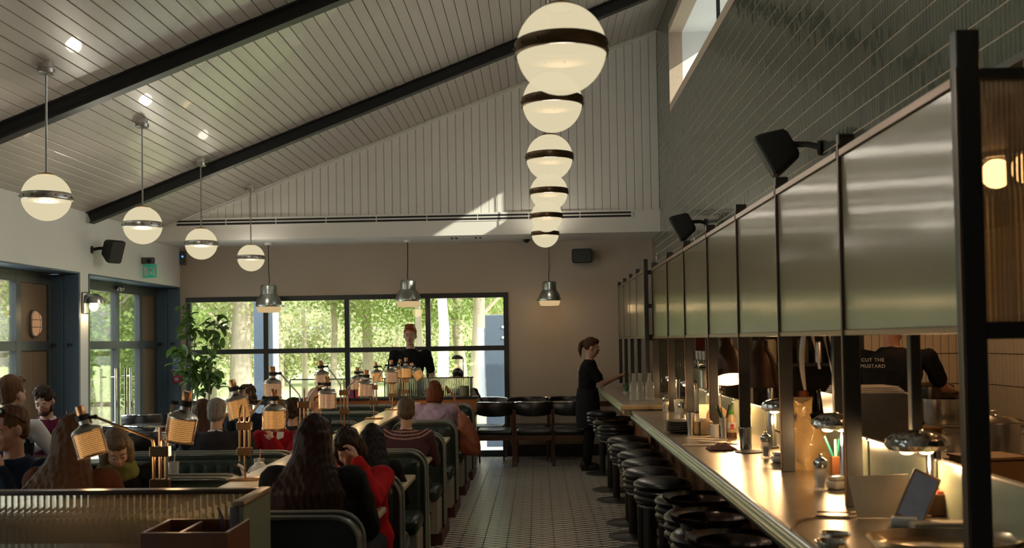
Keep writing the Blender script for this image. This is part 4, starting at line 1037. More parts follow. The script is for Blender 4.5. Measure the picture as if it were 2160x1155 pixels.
tree(780, 25, 'mid', 1, 4.2, 'greener tree behind the middle factory pendant', 1.0, 4)
tree(840, 33, 'slim', 2, 3.2, 'distant pale tree behind the waiter', 1.1, 5)
tree(884, 22, 'slim', 0, 4.6, 'yellow green slim tree just right of the waiter', .7, 1.5)
tree(935, 19.5, 'birch', 1, 5.0, 'white trunked birch behind the seated man', .7, 2)
tree(972, 25, 'mid', 1, 4.0, 'green tree right of the white birch', .9, 2.5)
tree(1003, 21, 'mid', 0, 4.4, 'brown trunked tree left of the right outdoor column', .8, .4)
tree(1040, 28, 'slim', 0, 4.0, 'yellow green tree behind the right outdoor column', 1.0, 3.3)
tree(590, 40, 'mid', 2, 3.6, 'hazy far tree between the left outdoor column and the window mullion', 1.4, .2)
tree(760, 44, 'mid', 0, 3.4, 'hazy far tree, left of the middle pendant', 1.4, 1.2)
tree(900, 42, 'mid', 2, 3.2, 'hazy far tree, right of the waiter', 1.5, 2.2)
tree(1010, 40, 'mid', 1, 3.0, 'hazy far tree, low behind the seated man', 1.4, 3.2)
tree(500, 42, 'mid', 0, 2.8, 'hazy far tree behind the thick trunk', 1.4, 4.2)
# seen through the glass doors on the left
tree(215, 20, 'mid', 1, 2.6, 'bright green tree behind the left glass door leaf', 1.0, 1)
tree(268, 23, 'slim', 1, 3.3, 'bright green tree behind the right glass door leaf', 1.0, 2)
tree(185, 27, 'slim', 1, 3.8, 'green tree partly hidden by the white pier', 1.1, 3)
tree(10, 19, 'mid', 0, 3.4, 'tree seen through the near left window', .9, 4)
tree(240, 34, 'mid', 2, 2.0, 'pale far tree between the door leaves', 1.5, 5)
hd = MB(); rd = random.Random(5)
o = inst('shrub_belt', crown_mesh(21, 16000, 14, 1.0, .22, LF[0], 260), None, (-12, 52, 1.0)); tag(o, 'distant sunlit shrub belt across the foot of the trees', 'shrubs', kind='stuff')
e = tag(MB().box(-34, XL-9, 31, 31.3, -.12, .9).build('garden_wall', mat('pale_render', (.5, .5, .48), .8), smooth=0), 'low pale garden wall seen at the foot of the glass doors', 'wall')
# ================================================================== people
WORK = bpy.data.scenes.new('work'); TMPO = []; DEAD = []
def cap(q, p0, r0, p1, r1, n=12):
    q.cyl(p0, p1, r0, r1, n, True); q.sph(p0, r0, n, 6); q.sph(p1, r1, n, 6)
def chain(q, pts, rs, n=12):
    for i in range(len(pts)-1): cap(q, pts[i], rs[i], pts[i+1], rs[i+1], n)
def union(q, name, m, parent, voxel=.009, sm=4, noise=0, seed=0):
    me = bpy.data.meshes.new('tmp'); me.from_pydata(q.v, [], q.f)
    bm = bmesh.new(); bm.from_mesh(me); bmesh.ops.recalc_face_normals(bm, faces=bm.faces); bm.to_mesh(me); bm.free()
    if not TMPO:
        o = bpy.data.objects.new('tmp', me); WORK.collection.objects.link(o)
        md = o.modifiers.new('r', 'REMESH'); md.mode = 'VOXEL'; md.adaptivity = 0
        o.modifiers.new('s', 'SMOOTH').factor = .5; TMPO.append(o)
    o = TMPO[0]; o.data = me; o.modifiers['r'].voxel_size = voxel; o.modifiers['s'].iterations = sm; DEAD.append(me)
    WORK.view_layers[0].update(); dg = WORK.view_layers[0].depsgraph; ev = o.evaluated_get(dg)
    nm = bpy.data.meshes.new_from_object(ev); nm.name = name
    nm.materials.clear(); nm.materials.append(m)
    if noise:
        n_ = len(nm.vertices); co = np.empty(n_*3, 'f'); nr = np.empty(n_*3, 'f'); nm.vertices.foreach_get('co', co); nm.vertex_normals.foreach_get('vector', nr)
        c = co.reshape(-1, 3); sx = seed*1.7; f = 30
        d = np.sin(c[:, 0]*f*1.3+2*np.sin(c[:, 2]*f*.7+sx)+sx)*np.sin(c[:, 1]*f+1.5*np.sin(c[:, 0]*f*.9))*np.cos(c[:, 2]*f*.8+1.3*np.sin(c[:, 1]*f*1.1+sx))
        if name == 'hair': d = .5*d+.5*np.sin(c[:, 0]*160+3*np.sin(c[:, 2]*14))*np.sin(c[:, 1]*160+2*np.sin(c[:, 2]*11))
        nm.vertices.foreach_set('co', (c+nr.reshape(-1, 3)*(noise*d)[:, None]).ravel()); nm.update()
    nm.shade_smooth()
    r = bpy.data.objects.new(name, nm); COL.objects.link(r); r.parent = parent; return r
def skin(c): return mat('skin_%d' % round(sum(c)*1000), c, .5, noise=.06, bump=.02, bscale=200)
SK = (.42, .24, .16)
def cloth(name, c, **k): return mat(name, c, .9, spec=.15, noise=.15, nscale=14, bump=.35, bscale=22, **k)
def hairm(name, c):
    return mat(name, tuple(x*.6 for x in c), .5, spec=.14, noise=.45, nscale=55, stretch=(1, 1, .12), bump=.4, bscale=90)
def person(label, hp, Y, rz=0, lean=.12, pitch=.1, yaw=0, roll=0, sit=True, skinc=SK, hair=('short', (.05, .03, .02)), top=(.02, .02, .02), topname='jumper',
           trous=(.02, .022, .03), sleeve='long', hands=None, elbows=None, thick=0.0, vox=.010, face=False, hcz=None, seat=.475, collar=None, female=False, beard=None, curl=.5, knees=None, wide=1.0, twist=0, extra=None):
    hc = atY(hp[0], hp[1], Y)
    spineL = .495; neckL = .172
    hipz = (seat+.085) if sit else None
    nd = lean*.9+pitch*.35
    # forward unit in the body frame is +Y
    up = spineL*cos(lean)+neckL*cos(nd)
    if sit: s = max(.84, min(1.16, (hc.z-hipz*1.0)/up)); hip = Vector((0, 0, hc.z-s*up))
    else:
        s = hc.z/(up+.93); hip = Vector((0, 0, .93*s))
    def S(v): return hip+Vector(v)*s
    off = Vector((0, (spineL*sin(lean)+neckL*sin(nd))*s, 0))
    rot = Matrix.Rotation(rz, 4, 'Z'); o3 = rot @ off
    e = empty('person', (hc.x-o3.x, hc.y-o3.y, 0), rz, label, 'person')
    sd = Vector((0, sin(lean), cos(lean)))
    def sp(t, fx=0, fy=0, fz=0):                         # along the spine, bending a little
        a = lean*(.5+.5*t); return S((fx, sin(a)*spineL*t+fy, cos(a)*spineL*t+fz))
    sw = (.175 if female else .20)*wide
    def torso(q, g, low=-.09):
        rings = []
        for t, rx, ry in ((-.18, .150, .115), (-.02, .168, .122), (.22, .140*(.96 if female else 1.05), .100), (.45, .145, .106), (.68, .165, .115), (.86, .150, .10), (.97, .095, .075), (1.03, .06, .058)):
            rx = rx*wide; c = sp(t, 0, -.005); a = lean
            rings.append([c+Vector(((rx+g)*s*cos(k*pi/12), (ry+g)*s*sin(k*pi/12)*cos(a), -(ry+g)*s*sin(k*pi/12)*sin(a))) for k in range(24)])
        q.loft(rings)
    shl = [sp(.90, -sw), sp(.90, sw)]
    if hands is None: hands = [(-.13, .40, None), (.13, .40, None)] if sit else [(-.25, .06, None), (.25, .06, None)]
    wr = []; el = []
    for i, (x, y, z) in enumerate(hands):
        zz = (.80 if sit else .84*s*.93) if z is None else z
        wr.append(Vector((x*s, y*s, zz)))
    for i in range(2):
        sg = -1 if i == 0 else 1
        if elbows and elbows[i] is not None: el.append(Vector(elbows[i]))
        else:
            a = shl[i]; b = wr[i]; U, L_ = .29*s, .26*s; d = b-a; D = min(d.length, (U+L_)*.985)
            if d.length > D: b = a+d.normalized()*D; wr[i] = b; d = b-a
            k = (U*U-L_*L_+D*D)/(2*D); h_ = sqrt(max(0, U*U-k*k)); dn = d.normalized()
            pole = Vector((sg*(.5 if sit else .22), -.25, -1)); pole = (pole-dn*pole.dot(dn)).normalized(); el.append(a+dn*k+pole*h_)
    # legs
    hj = [S((-.09, .0, -.03)), S((.09, .0, -.03))]
    if sit:
        kn = [Vector((-.12*s, .44*s, min(hip.z-.02, seat+.09))), Vector((.12*s, .44*s, min(hip.z-.02, seat+.09)))]; an = [Vector((-.12*s, .42*s, .09)), Vector((.12*s, .42*s, .09))]
    else:
        kn = [Vector((-.09*s, .03, .50*s)), Vector((.09*s, .03, .50*s))]; an = [Vector((-.095*s, -.02, .09)), Vector((.095*s, -.02, .09))]
        if knees: kn, an = [Vector(k) for k in knees[:2]], [Vector(k) for k in knees[2:]]
    # head frame
    neck = sp(1.0)
    hcen = Vector((0, off.y, hc.z))
    HM = Matrix.Translation(hcen) @ Matrix.Rotation(-yaw, 4, 'Z') @ Matrix.Rotation(-pitch, 4, 'X') @ Matrix.Rotation(roll, 4, 'Y')
    H3 = HM.to_3x3(); hs = s*.98
    def hpnt(v): return HM @ (Vector(v)*hs)
    def ell(q, c, r, n=16, m=10): q.sph(hpnt(c), tuple(x*hs for x in r), n, m, H3)
    q = MB(); torso(q, -.010)
    for i in range(2):
        chain(q, [sp(.86, (-1, 1)[i]*.10), shl[i]], [.055*s, .054*s])
        chain(q, [shl[i], el[i], wr[i]], [.050*s, .040*s, .026*s])
        chain(q, [hj[i], kn[i], an[i]], [.085*s, .056*s, .038*s]); f = an[i]; cap(q, f-Vector((0, .03, .045)), .034*s, f+Vector((0, .13*s, -.055)), .028*s)
    cap(q, neck-Vector((0, 0, .02)), .056*s, hpnt((0, -.02, -.06)), .050*s)
    ell(q, (0, -.012, .035), (.076, .094, .100)); ell(q, (0, .018, -.02), (.064, .075, .088)); ell(q, (0, .035, -.075), (.047, .048, .040)); ell(q, (0, .066, -.100), (.020, .017, .016), 10, 6)
    if face or True:
        for sx in (-1, 1): ell(q, (sx*.034, .056, -.028), (.026, .028, .028), 10, 6); ell(q, (sx*.078, -.006, -.008), (.011, .021, .031), 10, 6); ell(q, (sx*.028, .078, .024), (.024, .014, .010), 10, 6)
        cap(q, hpnt((0, .086, .006)), .009*hs, hpnt((0, .106, -.028)), .0125*hs, 8); ell(q, (0, .082, -.060), (.022, .012, .010), 10, 6)
    # hands: palm, four fingers of different lengths, thumb
    for i in range(2):
        sg = -1 if i == 0 else 1; fd = (wr[i]-el[i]).normalized(); pn = Vector((0, 0, -1)); 
        if abs(fd.z) > .8: pn = Vector((-sg, 0, 0))
        side = fd.cross(pn).normalized(); pn = side.cross(fd).normalized()
        pc = wr[i]+fd*.045*s
        M3 = Matrix((side, fd, pn)).transposed()
        q.sph(pc, (.040*s, .050*s, .016*s), 12, 8, M3)
        for k, Lf in enumerate((.070, .078, .072, .056)):
            o_ = (k-1.5)*.0205*s; b0_ = wr[i]+fd*.075*s+side*o_; c1 = b0_+(fd*cos(curl*.6)+pn*sin(curl*.6))*Lf*.52*s; c2 = c1+(fd*cos(curl*1.7)+pn*sin(curl*1.7))*Lf*.5*s
            chain(q, [b0_, c1, c2], [.0098*s, .0088*s, .0075*s], 8)
        # thumb leaves the inner side of the palm near its base
        ts = side*(-1 if side.x*sg > 0 else 1); t0 = wr[i]+fd*.022*s+ts*.028*s; t1 = t0+(fd*.6+ts*.7+pn*.25)*.04*s; t2 = t1+(fd*.85+ts*.15+pn*.4)*.034*s
        chain(q, [t0, t1, t2], [.012*s, .0105*s, .009*s], 8)
    body = union(q, 'body', skin(skinc), e, vox, 3)
    # garment
    q = MB(); torso(q, .012+thick)
    for i in range(2):
        sg = (-1, 1)[i]
        chain(q, [sp(.84, sg*.10), shl[i]], [(.064+thick)*s, (.062+thick)*s])
        if sleeve == 'long': chain(q, [shl[i], el[i], el[i].lerp(wr[i], .93)], [(.060+thick)*s, (.050+thick)*s, (.037+thick*.6)*s])
        elif sleeve == 'short': chain(q, [shl[i], shl[i].lerp(el[i], .72)], [(.062+thick)*s, (.058+thick)*s])
    if thick > .01:
        q.loft([[sp(1.0, 0, 0)+Vector((.085*s*cos(k*pi/8), .080*s*sin(k*pi/8), -.03)) for k in range(16)], [sp(1.08, 0, 0)+Vector((.078*s*cos(k*pi/8), .072*s*sin(k*pi/8), 0)) for k in range(16)]])
    g = union(q, topname, top if not isinstance(top, tuple) else cloth('cloth_%s_%d' % (topname, round(top[0]*900+top[1]*70+top[2]*7000)), top), e, vox*1.1, 3, noise=.006, seed=len(bpy.data.objects) % 50)
    q = MB()
    for i in range(2): chain(q, [hj[i], kn[i], an[i]-Vector((0, 0, .02))], [.100*s, .070*s, .052*s])
    q.sph(hip-Vector((0, 0, .02)), (.168*s, .125*s, .12*s))
    union(q, 'trousers', cloth('cloth_trousers_%d' % round(trous[0]*900+trous[2]*7000), trous), e, .014, 3)
    for i in range(2):
        f = an[i]; q = MB(); q.sph(f+Vector((0, .045*s, -.045)), (.045*s, .135*s, .04*s), 14, 8); q.sph(f+Vector((0, -.02, -.02)), (.045*s, .055*s, .06*s), 12, 8); q.box(f.x-.04*s, f.x+.04*s, f.y-.07*s, f.y+.17*s, f.z-.088, f.z-.065)
        q.build('shoe', RUBBER, e)
    # hair
    st_, hcol = hair; hm = hairm('hair_%s_%d' % (st_, round(hcol[0]*3000+hcol[2]*70)), hcol); q = MB(); nz = .004
    ell(q, (0, -.022, .046), (.083, .098, .100), 20, 12)
    if st_ == 'short': ell(q, (0, -.05, -.005), (.075, .062, .075)); ell(q, (0, .045, .105), (.055, .045, .030)); nz = .006
    if st_ == 'quiff': ell(q, (0, -.05, -.0), (.076, .062, .075)); ell(q, (.0, .055, .115), (.060, .050, .034)); ell(q, (0, .0, .125), (.066, .07, .03)); nz = .009
    if st_ == 'balding': q = MB(); ell(q, (0, -.05, .0), (.080, .070, .075)); ell(q, (.06, -.02, .01), (.025, .055, .045)); ell(q, (-.06, -.02, .01), (.025, .055, .045)); ell(q, (0, -.045, .06), (.076, .075, .07))
    if st_ == 'bob':
        for a in range(-5, 6):
            t = a/5*2.2; ell(q, (.080*sin(t), -.02-.072*cos(t), -.045), (.034, .034, .098), 10, 8)
        ell(q, (0, .03, .085), (.075, .065, .055)); nz = .008
    if st_ == 'long' or st_ == 'longwide':
        w = 1.0 if st_ == 'long' else 1.25
        back = sp(.55, 0, -.15)
        for a in range(-5, 6):
            t = a/5; p0 = hpnt((.072*sin(t*1.8), -.03-.066*cos(t*1.8), .02)); p1 = hpnt((.078*sin(t*1.75), -.035-.064*cos(t*1.7), -.09)); p2 = sp(.82, .135*w*t, -.118-.035*cos(t*1.5)); p3 = sp(.42, .125*w*t, -.14)
            chain(q, [p0, p1, p2, p3], [.034*s, .034*s, .036*s, .018*s], 8)
        ell(q, (0, .03, .088), (.074, .062, .052)); nz = .007
    if st_ == 'pony':
        ell(q, (0, -.06, .02), (.070, .05, .06)); ell(q, (0, -.115, .075), (.024, .026, .024))
        chain(q, [hpnt((0, -.115, .075)), hpnt((0, -.150, .03)), hpnt((0, -.150, -.06)), hpnt((0, -.125, -.14))], [.024*s, .030*s, .027*s, .010*s], 10)
        ell(q, (0, .03, .095), (.070, .06, .040))
    if st_ == 'curly':
        rd = random.Random(len(bpy.data.objects))
        for _ in range(60):
            a = rd.uniform(.35, 2*pi-.35)+pi/2; zz = rd.uniform(-.07, .13); r_ = .082*sqrt(max(.1, 1-(max(0, zz-.02)/.125)**2)); ell(q, (r_*cos(a)*1.05, -.015+r_*sin(a), zz), (.026, .026, .024), 8, 6)
        nz = .010
    if st_ != 'none': union(q, 'hair', hm, e, vox, 2, noise=nz, seed=3)
    if face:
        for sx in (-1, 1):
            p = hpnt((sx*.030, .0835, .002)); ey = MB().sph(p, .0125*hs, 12, 8).build('eye', mat('eye_white', (.5, .47, .44), .3), e, smooth=180)
            MB().sph(hpnt((sx*.030, .0935, .001)), .0058*hs, 10, 6).build('iris', mat('dark_iris', (.03, .02, .015), .2), ey, smooth=180)
            q = MB(); q.tube([hpnt((sx*.014, .094, .022)), hpnt((sx*.030, .093, .028)), hpnt((sx*.047, .082, .022))], [.0025*hs, .004*hs, .002*hs], 6); q.build('eyebrow', hm, e)
            q = MB(); q.tube([hpnt((sx*.018, .0925, .009)), hpnt((sx*.030, .0965, .0125)), hpnt((sx*.044, .088, .008))], .0035*hs, 6); q.build('eyelid', skin(skinc), e)
        q = MB(); q.tube([hpnt((-.022, .088, -.058)), hpnt((-.008, .0955, -.0545)), hpnt((0, .0955, -.056)), hpnt((.008, .0955, -.0545)), hpnt((.022, .088, -.058))], [.002, .0045, .004, .0045, .002], 6)
        q.tube([hpnt((-.019, .088, -.062)), hpnt((0, .095, -.066)), hpnt((.019, .088, -.062))], [.002, .0055, .002], 6); q.build('lips', mat('lip_colour', (.30, .11, .09), .4), e)
    if beard:
        q = MB(); ell(q, (0, .045, -.088), (.052, .050, .034)); ell(q, (0, .083, -.047), (.026, .014, .007), 10, 6)
        for sx in (-1, 1): ell(q, (sx*.055, .012, -.055), (.014, .035, .045))
        union(q, 'beard', hairm('beard_%d' % round(beard[0]*999), beard), e, vox*.8, 2, noise=.004)
    if collar:
        q = MB(); pts = []
        for k in range(15):
            a = pi/2+.35+(2*pi-.7)*k/14; pts.append(sp(.985)+Vector((.070*s*cos(a), .062*s*sin(a)+.0, .012+.012*cos(a-pi/2)*-1)))
        q.tube(pts, [.004]+[.013]*13+[.004], 6); q.build('collar', cloth('cloth_collar', collar), e)
    e['_s'] = s
    return e, dict(hpnt=hpnt, sp=sp, wr=wr, el=el, sh=shl, s=s, hip=hip, HM=HM)
A = SK; PALE = (.46, .27, .19); GING = (.42, .13, .04); DKB = (.030, .016, .010); BRN = (.10, .05, .025); GREY = (.22, .19, .15); BLOND = (.26, .17, .09)
# standing staff
person('person standing behind the reading lamps, ginger hair, black T-shirt, facing us', (865, 708), 13.2, pi, 0.02, .02, 0, 0, False, PALE, ('quiff', GING), (.008, .008, .009), 't_shirt', sleeve='short', hands=[(-.24, .14, 1.02), (.24, .14, 1.02)], face=True)
e, d = person('person in a black T-shirt and apron with a ponytail, standing side on at the bar', (1248, 733), 12.55, -pi/2, .10, .16, 0, 0, False, SK, ('pony', (.10, .045, .022)), (.008, .008, .010), 't_shirt', sleeve='short', hands=[(-.10, .46, 1.16), (.08, .42, 1.17)], face=True, female=True, trous=(.008, .008, .010), wide=.95)
q = MB()
rg = []
for z, rx, ry in ((d['hip'].z+.13, .158, .128), (d['hip'].z, .185, .150), (d['hip'].z-.18, .188, .155), (d['hip'].z-.36, .175, .140)):
    rg.append([(rx*cos(a), ry*sin(a)+.01, z) for a in [2*pi*k/28 for k in range(28)]])
q.loft(rg, cap=False); q.build('apron', cloth('cloth_apron', (.013, .014, .016)), e)
# print across the back of the shirt
def letters(text, M4, h, m, parent, name='lettering'):
    cu = bpy.data.curves.new('t', 'FONT'); cu.body = text; cu.size = h; cu.align_x = 'CENTER'; cu.extrude = .0012; cu.space_character = 1.12; cu.resolution_u = 6
    o = bpy.data.objects.new('t', cu); WORK.collection.objects.link(o); WORK.view_layers[0].update(); me = bpy.data.meshes.new_from_object(o.evaluated_get(WORK.view_layers[0].depsgraph)); TMPO.append(o)
    me.materials.clear(); me.materials.append(m); r = bpy.data.objects.new(name, me); COL.objects.link(r); r.parent = parent; r.matrix_local = M4; return r
INK = mat('white_print', (.50, .48, .44), .7)
def backtext(e, d, lines, h, t0=.70, dx=0, dy=-.135):
    for i, tx in enumerate(lines):
        p = d['sp'](t0, dx, dy)-Vector((0, 0, i*h*1.25)); M4 = Matrix.Translation(p) @ Matrix.Rotation(pi/2, 4, 'X')
        letters(tx, M4, h, INK, e)
backtext(e, d, ['HAM', 'BUNS'], .062, .72, 0, -.142)
# seated along the aisle
e4, d4 = person('person with auburn hair in a lilac hoodie, back to us in a booth', (917, 826), 10.25, 0, .05, .12, 0, 0, True, PALE, ('bob', (.17, .055, .02)), cloth('lilac_fleece', (.30, .235, .34)), 'hoodie', thick=.022, female=True, wide=1.25)
q = MB(); sp = d4['sp']
rg = []
for t, rx, dy, z in ((.95, .085, -.03, 0), (.97, .125, -.07, .0), (.84, .13, -.125, 0), (.72, .09, -.150, 0), (.66, .03, -.150, 0)):
    c = sp(t, 0, dy); rg.append([c+Vector((rx*cos(a), .045*sin(a), .02*sin(a))) for a in [2*pi*k/20 for k in range(20)]])
q.loft(rg); union(q, 'hood', cloth('lilac_fleece', (.30, .235, .34)), e4, .010, 4, noise=.006)
stripe = bpy.data.materials.new('patterned_knit'); stripe.use_nodes = True
def knit():
    n = stripe.node_tree.nodes; l = stripe.node_tree.links; b = n['Principled BSDF']; b.inputs['Roughness'].default_value = .9
    tc = n.new('ShaderNodeTexCoord'); sp_ = n.new('ShaderNodeSeparateXYZ'); l.new(tc.outputs['Object'], sp_.inputs[0])
    ad = n.new('ShaderNodeVectorMath'); ad.operation = 'DISTANCE'; ad.inputs[1].default_value = (0, .05, 1.15); l.new(tc.outputs['Object'], ad.inputs[0])
    w = n.new('ShaderNodeMath'); w.operation = 'MULTIPLY'; w.inputs[1].default_value = 210; l.new(ad.outputs['Value'], w.inputs[0])
    s1 = n.new('ShaderNodeMath'); s1.operation = 'SINE'; l.new(w.outputs[0], s1.inputs[0])
    ck = n.new('ShaderNodeTexChecker'); ck.inputs['Scale'].default_value = 85; l.new(tc.outputs['Object'], ck.inputs[0])
    m2 = n.new('ShaderNodeMath'); m2.operation = 'MULTIPLY_ADD'; m2.inputs[1].default_value = .5; l.new(ck.outputs[1], m2.inputs[0]); l.new(s1.outputs[0], m2.inputs[2])
    gt = n.new('ShaderNodeMath'); gt.operation = 'GREATER_THAN'; gt.inputs[1].default_value = .62; l.new(m2.outputs[0], gt.inputs[0])
    lim = n.new('ShaderNodeMath'); lim.operation = 'LESS_THAN'; lim.inputs[1].default_value = .30; l.new(ad.outputs['Value'], lim.inputs[0])
    mu = n.new('ShaderNodeMath'); mu.operation = 'MULTIPLY'; l.new(gt.outputs[0], mu.inputs[0]); l.new(lim.outputs[0], mu.inputs[1])
    mx = n.new('ShaderNodeMix'); mx.data_type = 'RGBA'; mx.inputs['A'].default_value = (.045, .012, .018, 1); mx.inputs['B'].default_value = (.30, .17, .15, 1); l.new(mu.outputs[0], mx.inputs['Factor']); l.new(mx.outputs['Result'], b.inputs['Base Color'])
knit()
person('person with short grey hair in a dark red patterned jumper, back to us', (857, 868), 7.62, 0, .10, .10, -.15, 0, True, PALE, ('short', (.15, .115, .075)), stripe, 'patterned_jumper', thick=.01, female=True, wide=1.1)
person('person with long black hair bent low over the table, behind the red cardigan', (785, 932), 6.35, .1, .42, .75, 0, 0, True, SK, ('long', (.012, .008, .008)), (.010, .009, .010), 'jumper', female=True)
e7, d7 = person('person in a red cardigan with head bowed and a hand at the brow', (735, 946), 5.30, pi-.15, .38, .60, -.1, .1, True, SK, ('bob', (.035, .018, .012)), (.34, .008, .012), 'cardigan', hands=[(-.10, .40, 1.02), (.2, .34, .80)], thick=.015, female=True, wide=1.1, vox=.008, curl=.9)
MB().loft([[d7['sp'](t, .0, .118+.01*(t < .9))+Vector((x, 0, 0)) for x, t in ((-w_, t_), (w_, t_))]+[d7['sp'](t_, 0, .128)+Vector((x, 0, 0)) for x in (w_, -w_)] for t_, w_, t in ((.2, .06, .2), (.6, .045, .6), (.92, .03, .92))]).build('brown_top', cloth('brown_top', (.06, .025, .015)), e7) if False else None
e8, d8 = person('person with very long dark hair and a black coat, back to us, nearest the aisle', (664, 928), 4.80, -.05, .12, .18, 0, 0, True, SK, ('longwide', (.028, .012, .008)), (.008, .008, .009), 'coat', thick=.035, female=True, wide=1.15, vox=.009)
# behind the near partition
person('person with long straight light brown hair and a rust jumper, behind the partition', (158, 926), 4.86, -.1, .12, .12, 0, 0, True, SK, ('longwide', (.12, .058, .026)), (.085, .028, .012), 'jumper', thick=.02, female=True, wide=1.1, vox=.009)
e10, d10 = person('person wrapped in an olive and pink scarf, leaning over the table', (246, 948), 5.34, pi+.35, .45, .55, -.2, .1, True, SK, ('bob', (.20, .14, .09)), (.008, .008, .010), 'coat', thick=.03, female=True, wide=1.2, vox=.009, face=True)
q = MB(); sp = d10['sp']; rd = random.Random(4)
for k in range(4):
    pts = [sp(.93+.05*k, (.12-.012*k)*cos(a), (.10-.008*k)*sin(a), .01*sin(3*a+k)) for a in [2*pi*j/16 for j in range(17)]]; q.tube(pts, .030, 8)
q.tube([sp(.95, .08, .10), sp(.8, .10, .17), sp(.6, .07, .20)], [.035, .04, .025], 8)
union(q, 'scarf', cloth('olive_scarf', (.13, .13, .04)), e10, .009, 2, noise=.008)
q = MB(); q.tube([d10['hpnt']((.09*cos(a), -.02+.10*sin(a), .02+.02*cos(a))) for a in [pi*.0+pi*1.0*j/12+pi for j in range(13)]], .020, 8); q.tube([d10['hpnt']((.088*cos(a), -.01+.10*sin(a), -.03)) for a in [pi+pi*j/12 for j in range(13)]], .022, 8)
union(q, 'head_wrap', cloth('pink_scarf', (.24, .12, .085)), e10, .008, 2, noise=.005)
e11, d11 = person('person with sunglasses on short brown hair and a navy top, hand at the mouth', (20, 905), 5.25, pi-.25, .16, .12, .25, 0, True, (.40, .20, .13), ('short', (.16, .075, .035)), (.012, .018, .032), 'navy_top', hands=[(-.09, .27, 1.0), (.06, .25, .985)], elbows=None, face=True, female=True, wide=1.15, vox=.007, curl=1.0)
hp_ = d11['hpnt']; q = MB()
for sx in (-1, 1):
    q.sph(hp_((sx*.036, .060, .115)), (.030, .012, .022), 12, 8, d11['HM'].to_3x3()); q.tube([hp_((sx*.066, .05, .11)), hp_((sx*.088, .0, .07)), hp_((sx*.086, -.05, .03))], .003, 6)
q.build('sunglasses', mat('dark_lens', (.02, .012, .008), .1), e11)
# by the left window
e12, d12 = person('person in a navy waistcoat with white shirt sleeves, back to us at the left edge', (26, 832), 7.35, -.35, .10, .06, 0, 0, True, PALE, ('short', (.17, .085, .04)), cloth('white_shirt', (.50, .50, .52)), 'shirt', hands=[(-.1, .42, .86), (.22, .44, .86)], wide=1.15)
q = MB(); sp = d12['sp']; s_ = d12['s']; rings = []
for t, rx, ry in ((-.05, .190, .142), (.3, .172, .130), (.6, .188, .140), (.82, .178, .128), (.95, .115, .105), (1.06, .078, .085)):
    rings.append([sp(t)+Vector((rx*s_*1.1*cos(a), ry*s_*sin(a), 0)) for a in [2*pi*k/28 for k in range(28)]])
q.loft(rings); union(q, 'waistcoat', cloth('navy_waistcoat', (.012, .016, .032)), e12, .012, 3, noise=.004)
person('person with a beard and a burgundy jumper looking down, by the left window', (94, 846), 8.25, pi+.15, .20, .42, .1, 0, True, PALE, ('quiff', (.045, .026, .018)), (.085, .010, .028), 'jumper', face=True, beard=(.075, .036, .022), collar=(.55, .55, .55), wide=1.12, vox=.008)
# in the wide booths
person('person with grey hair in a dark suit, back to us in the wide booth', (458, 872), 7.35, .05, .06, .10, .1, 0, True, PALE, ('short', (.30, .27, .24)), (.020, .020, .024), 'suit_jacket', thick=.022, wide=1.25, collar=(.02, .02, .02))
person('person with long brown hair half hidden by the grey haired man', (428, 868), 8.78, 0, .08, .08, 0, 0, True, SK, ('long', (.09, .04, .02)), (.02, .02, .02), 'jumper', female=True)
e16, d16 = person('person in a red jumper with a white collar, facing us behind a brass lampshade', (583, 872), 7.82, pi-.05, .22, .12, .1, 0, True, PALE, ('curly', (.22, .14, .07)), (.26, .008, .016), 'jumper', hands=[(-.02, .33, .90), (.20, .38, .82)], face=True, female=True, wide=1.1, vox=.008)
q = MB(); sp = d16['sp']
for sx in (-1, 1): q.loft([[sp(1.0, sx*.02, .085), sp(1.0, sx*.075, .055), sp(.98, sx*.075, .055), sp(.98, sx*.02, .085)], [sp(.84, sx*.02, .150), sp(.90, sx*.085, .125), sp(.89, sx*.085, .122), sp(.83, sx*.02, .146)]])
q.build('shirt_collar', cloth('white_collar', (.55, .54, .52)), e16)
person('person with curly dark blond hair and a navy jacket, behind the brass lamp', (521, 838), 9.22, pi, .15, .12, 0, 0, True, SK, ('curly', (.09, .055, .028)), (.015, .018, .028), 'jacket', face=True, female=True, collar=(.4, .4, .4))
person('person with receding brown hair and a dark shirt in profile, facing left', (664, 842), 9.0, pi-.95, .10, .05, .15, 0, True, PALE, ('balding', (.07, .035, .02)), (.014, .016, .020), 'shirt', face=True, wide=1.15, vox=.008)
person('person with dark curly hair, back to us beside the red jumper', (618, 866), 8.72, 0, .08, .05, 0, 0, True, SK, ('curly', (.035, .02, .014)), (.015, .014, .014), 'jumper', female=True, wide=.9)
person('person with cropped dark hair in a black T-shirt, reading behind the end divider', (966, 796), 13.25, pi, .16, .45, 0, 0, True, SK, ('short', (.03, .022, .018)), (.010, .012, .020), 't_shirt', sleeve='short', hands=[(-.22, .26, .98), (.12, .34, .98)], face=True, wide=1.15)
# cook
ec, dc = person('cook in a black T-shirt printed CUT THE MUSTARD reaching over the stove', (1884, 686), 7.55, -.55, .14, .25, .3, 0, False, (.36, .17, .10), ('short', (.05, .03, .02)), (.008, .008, .009), 't_shirt', sleeve='short', hands=[(-.18, .40, 1.02), (.30, .50, 1.20)], wide=1.15, vox=.008)
backtext(ec, dc, ['CUT THE', 'MUSTARD'], .036, .84, -.095, -.150)

# ================================================================== things on the bar
def lt(name, prof, m, loc, label, cat, n=24, group=None, M=None):
    return tag(MB().lathe(prof, n=n, M=M).build(name, m, loc=loc), label, cat, group)
def onbar(px, py, z=CT): return atZ(px, py, z)
ENAM = mat('dark_grey_plate', (.045, .045, .04), .3)
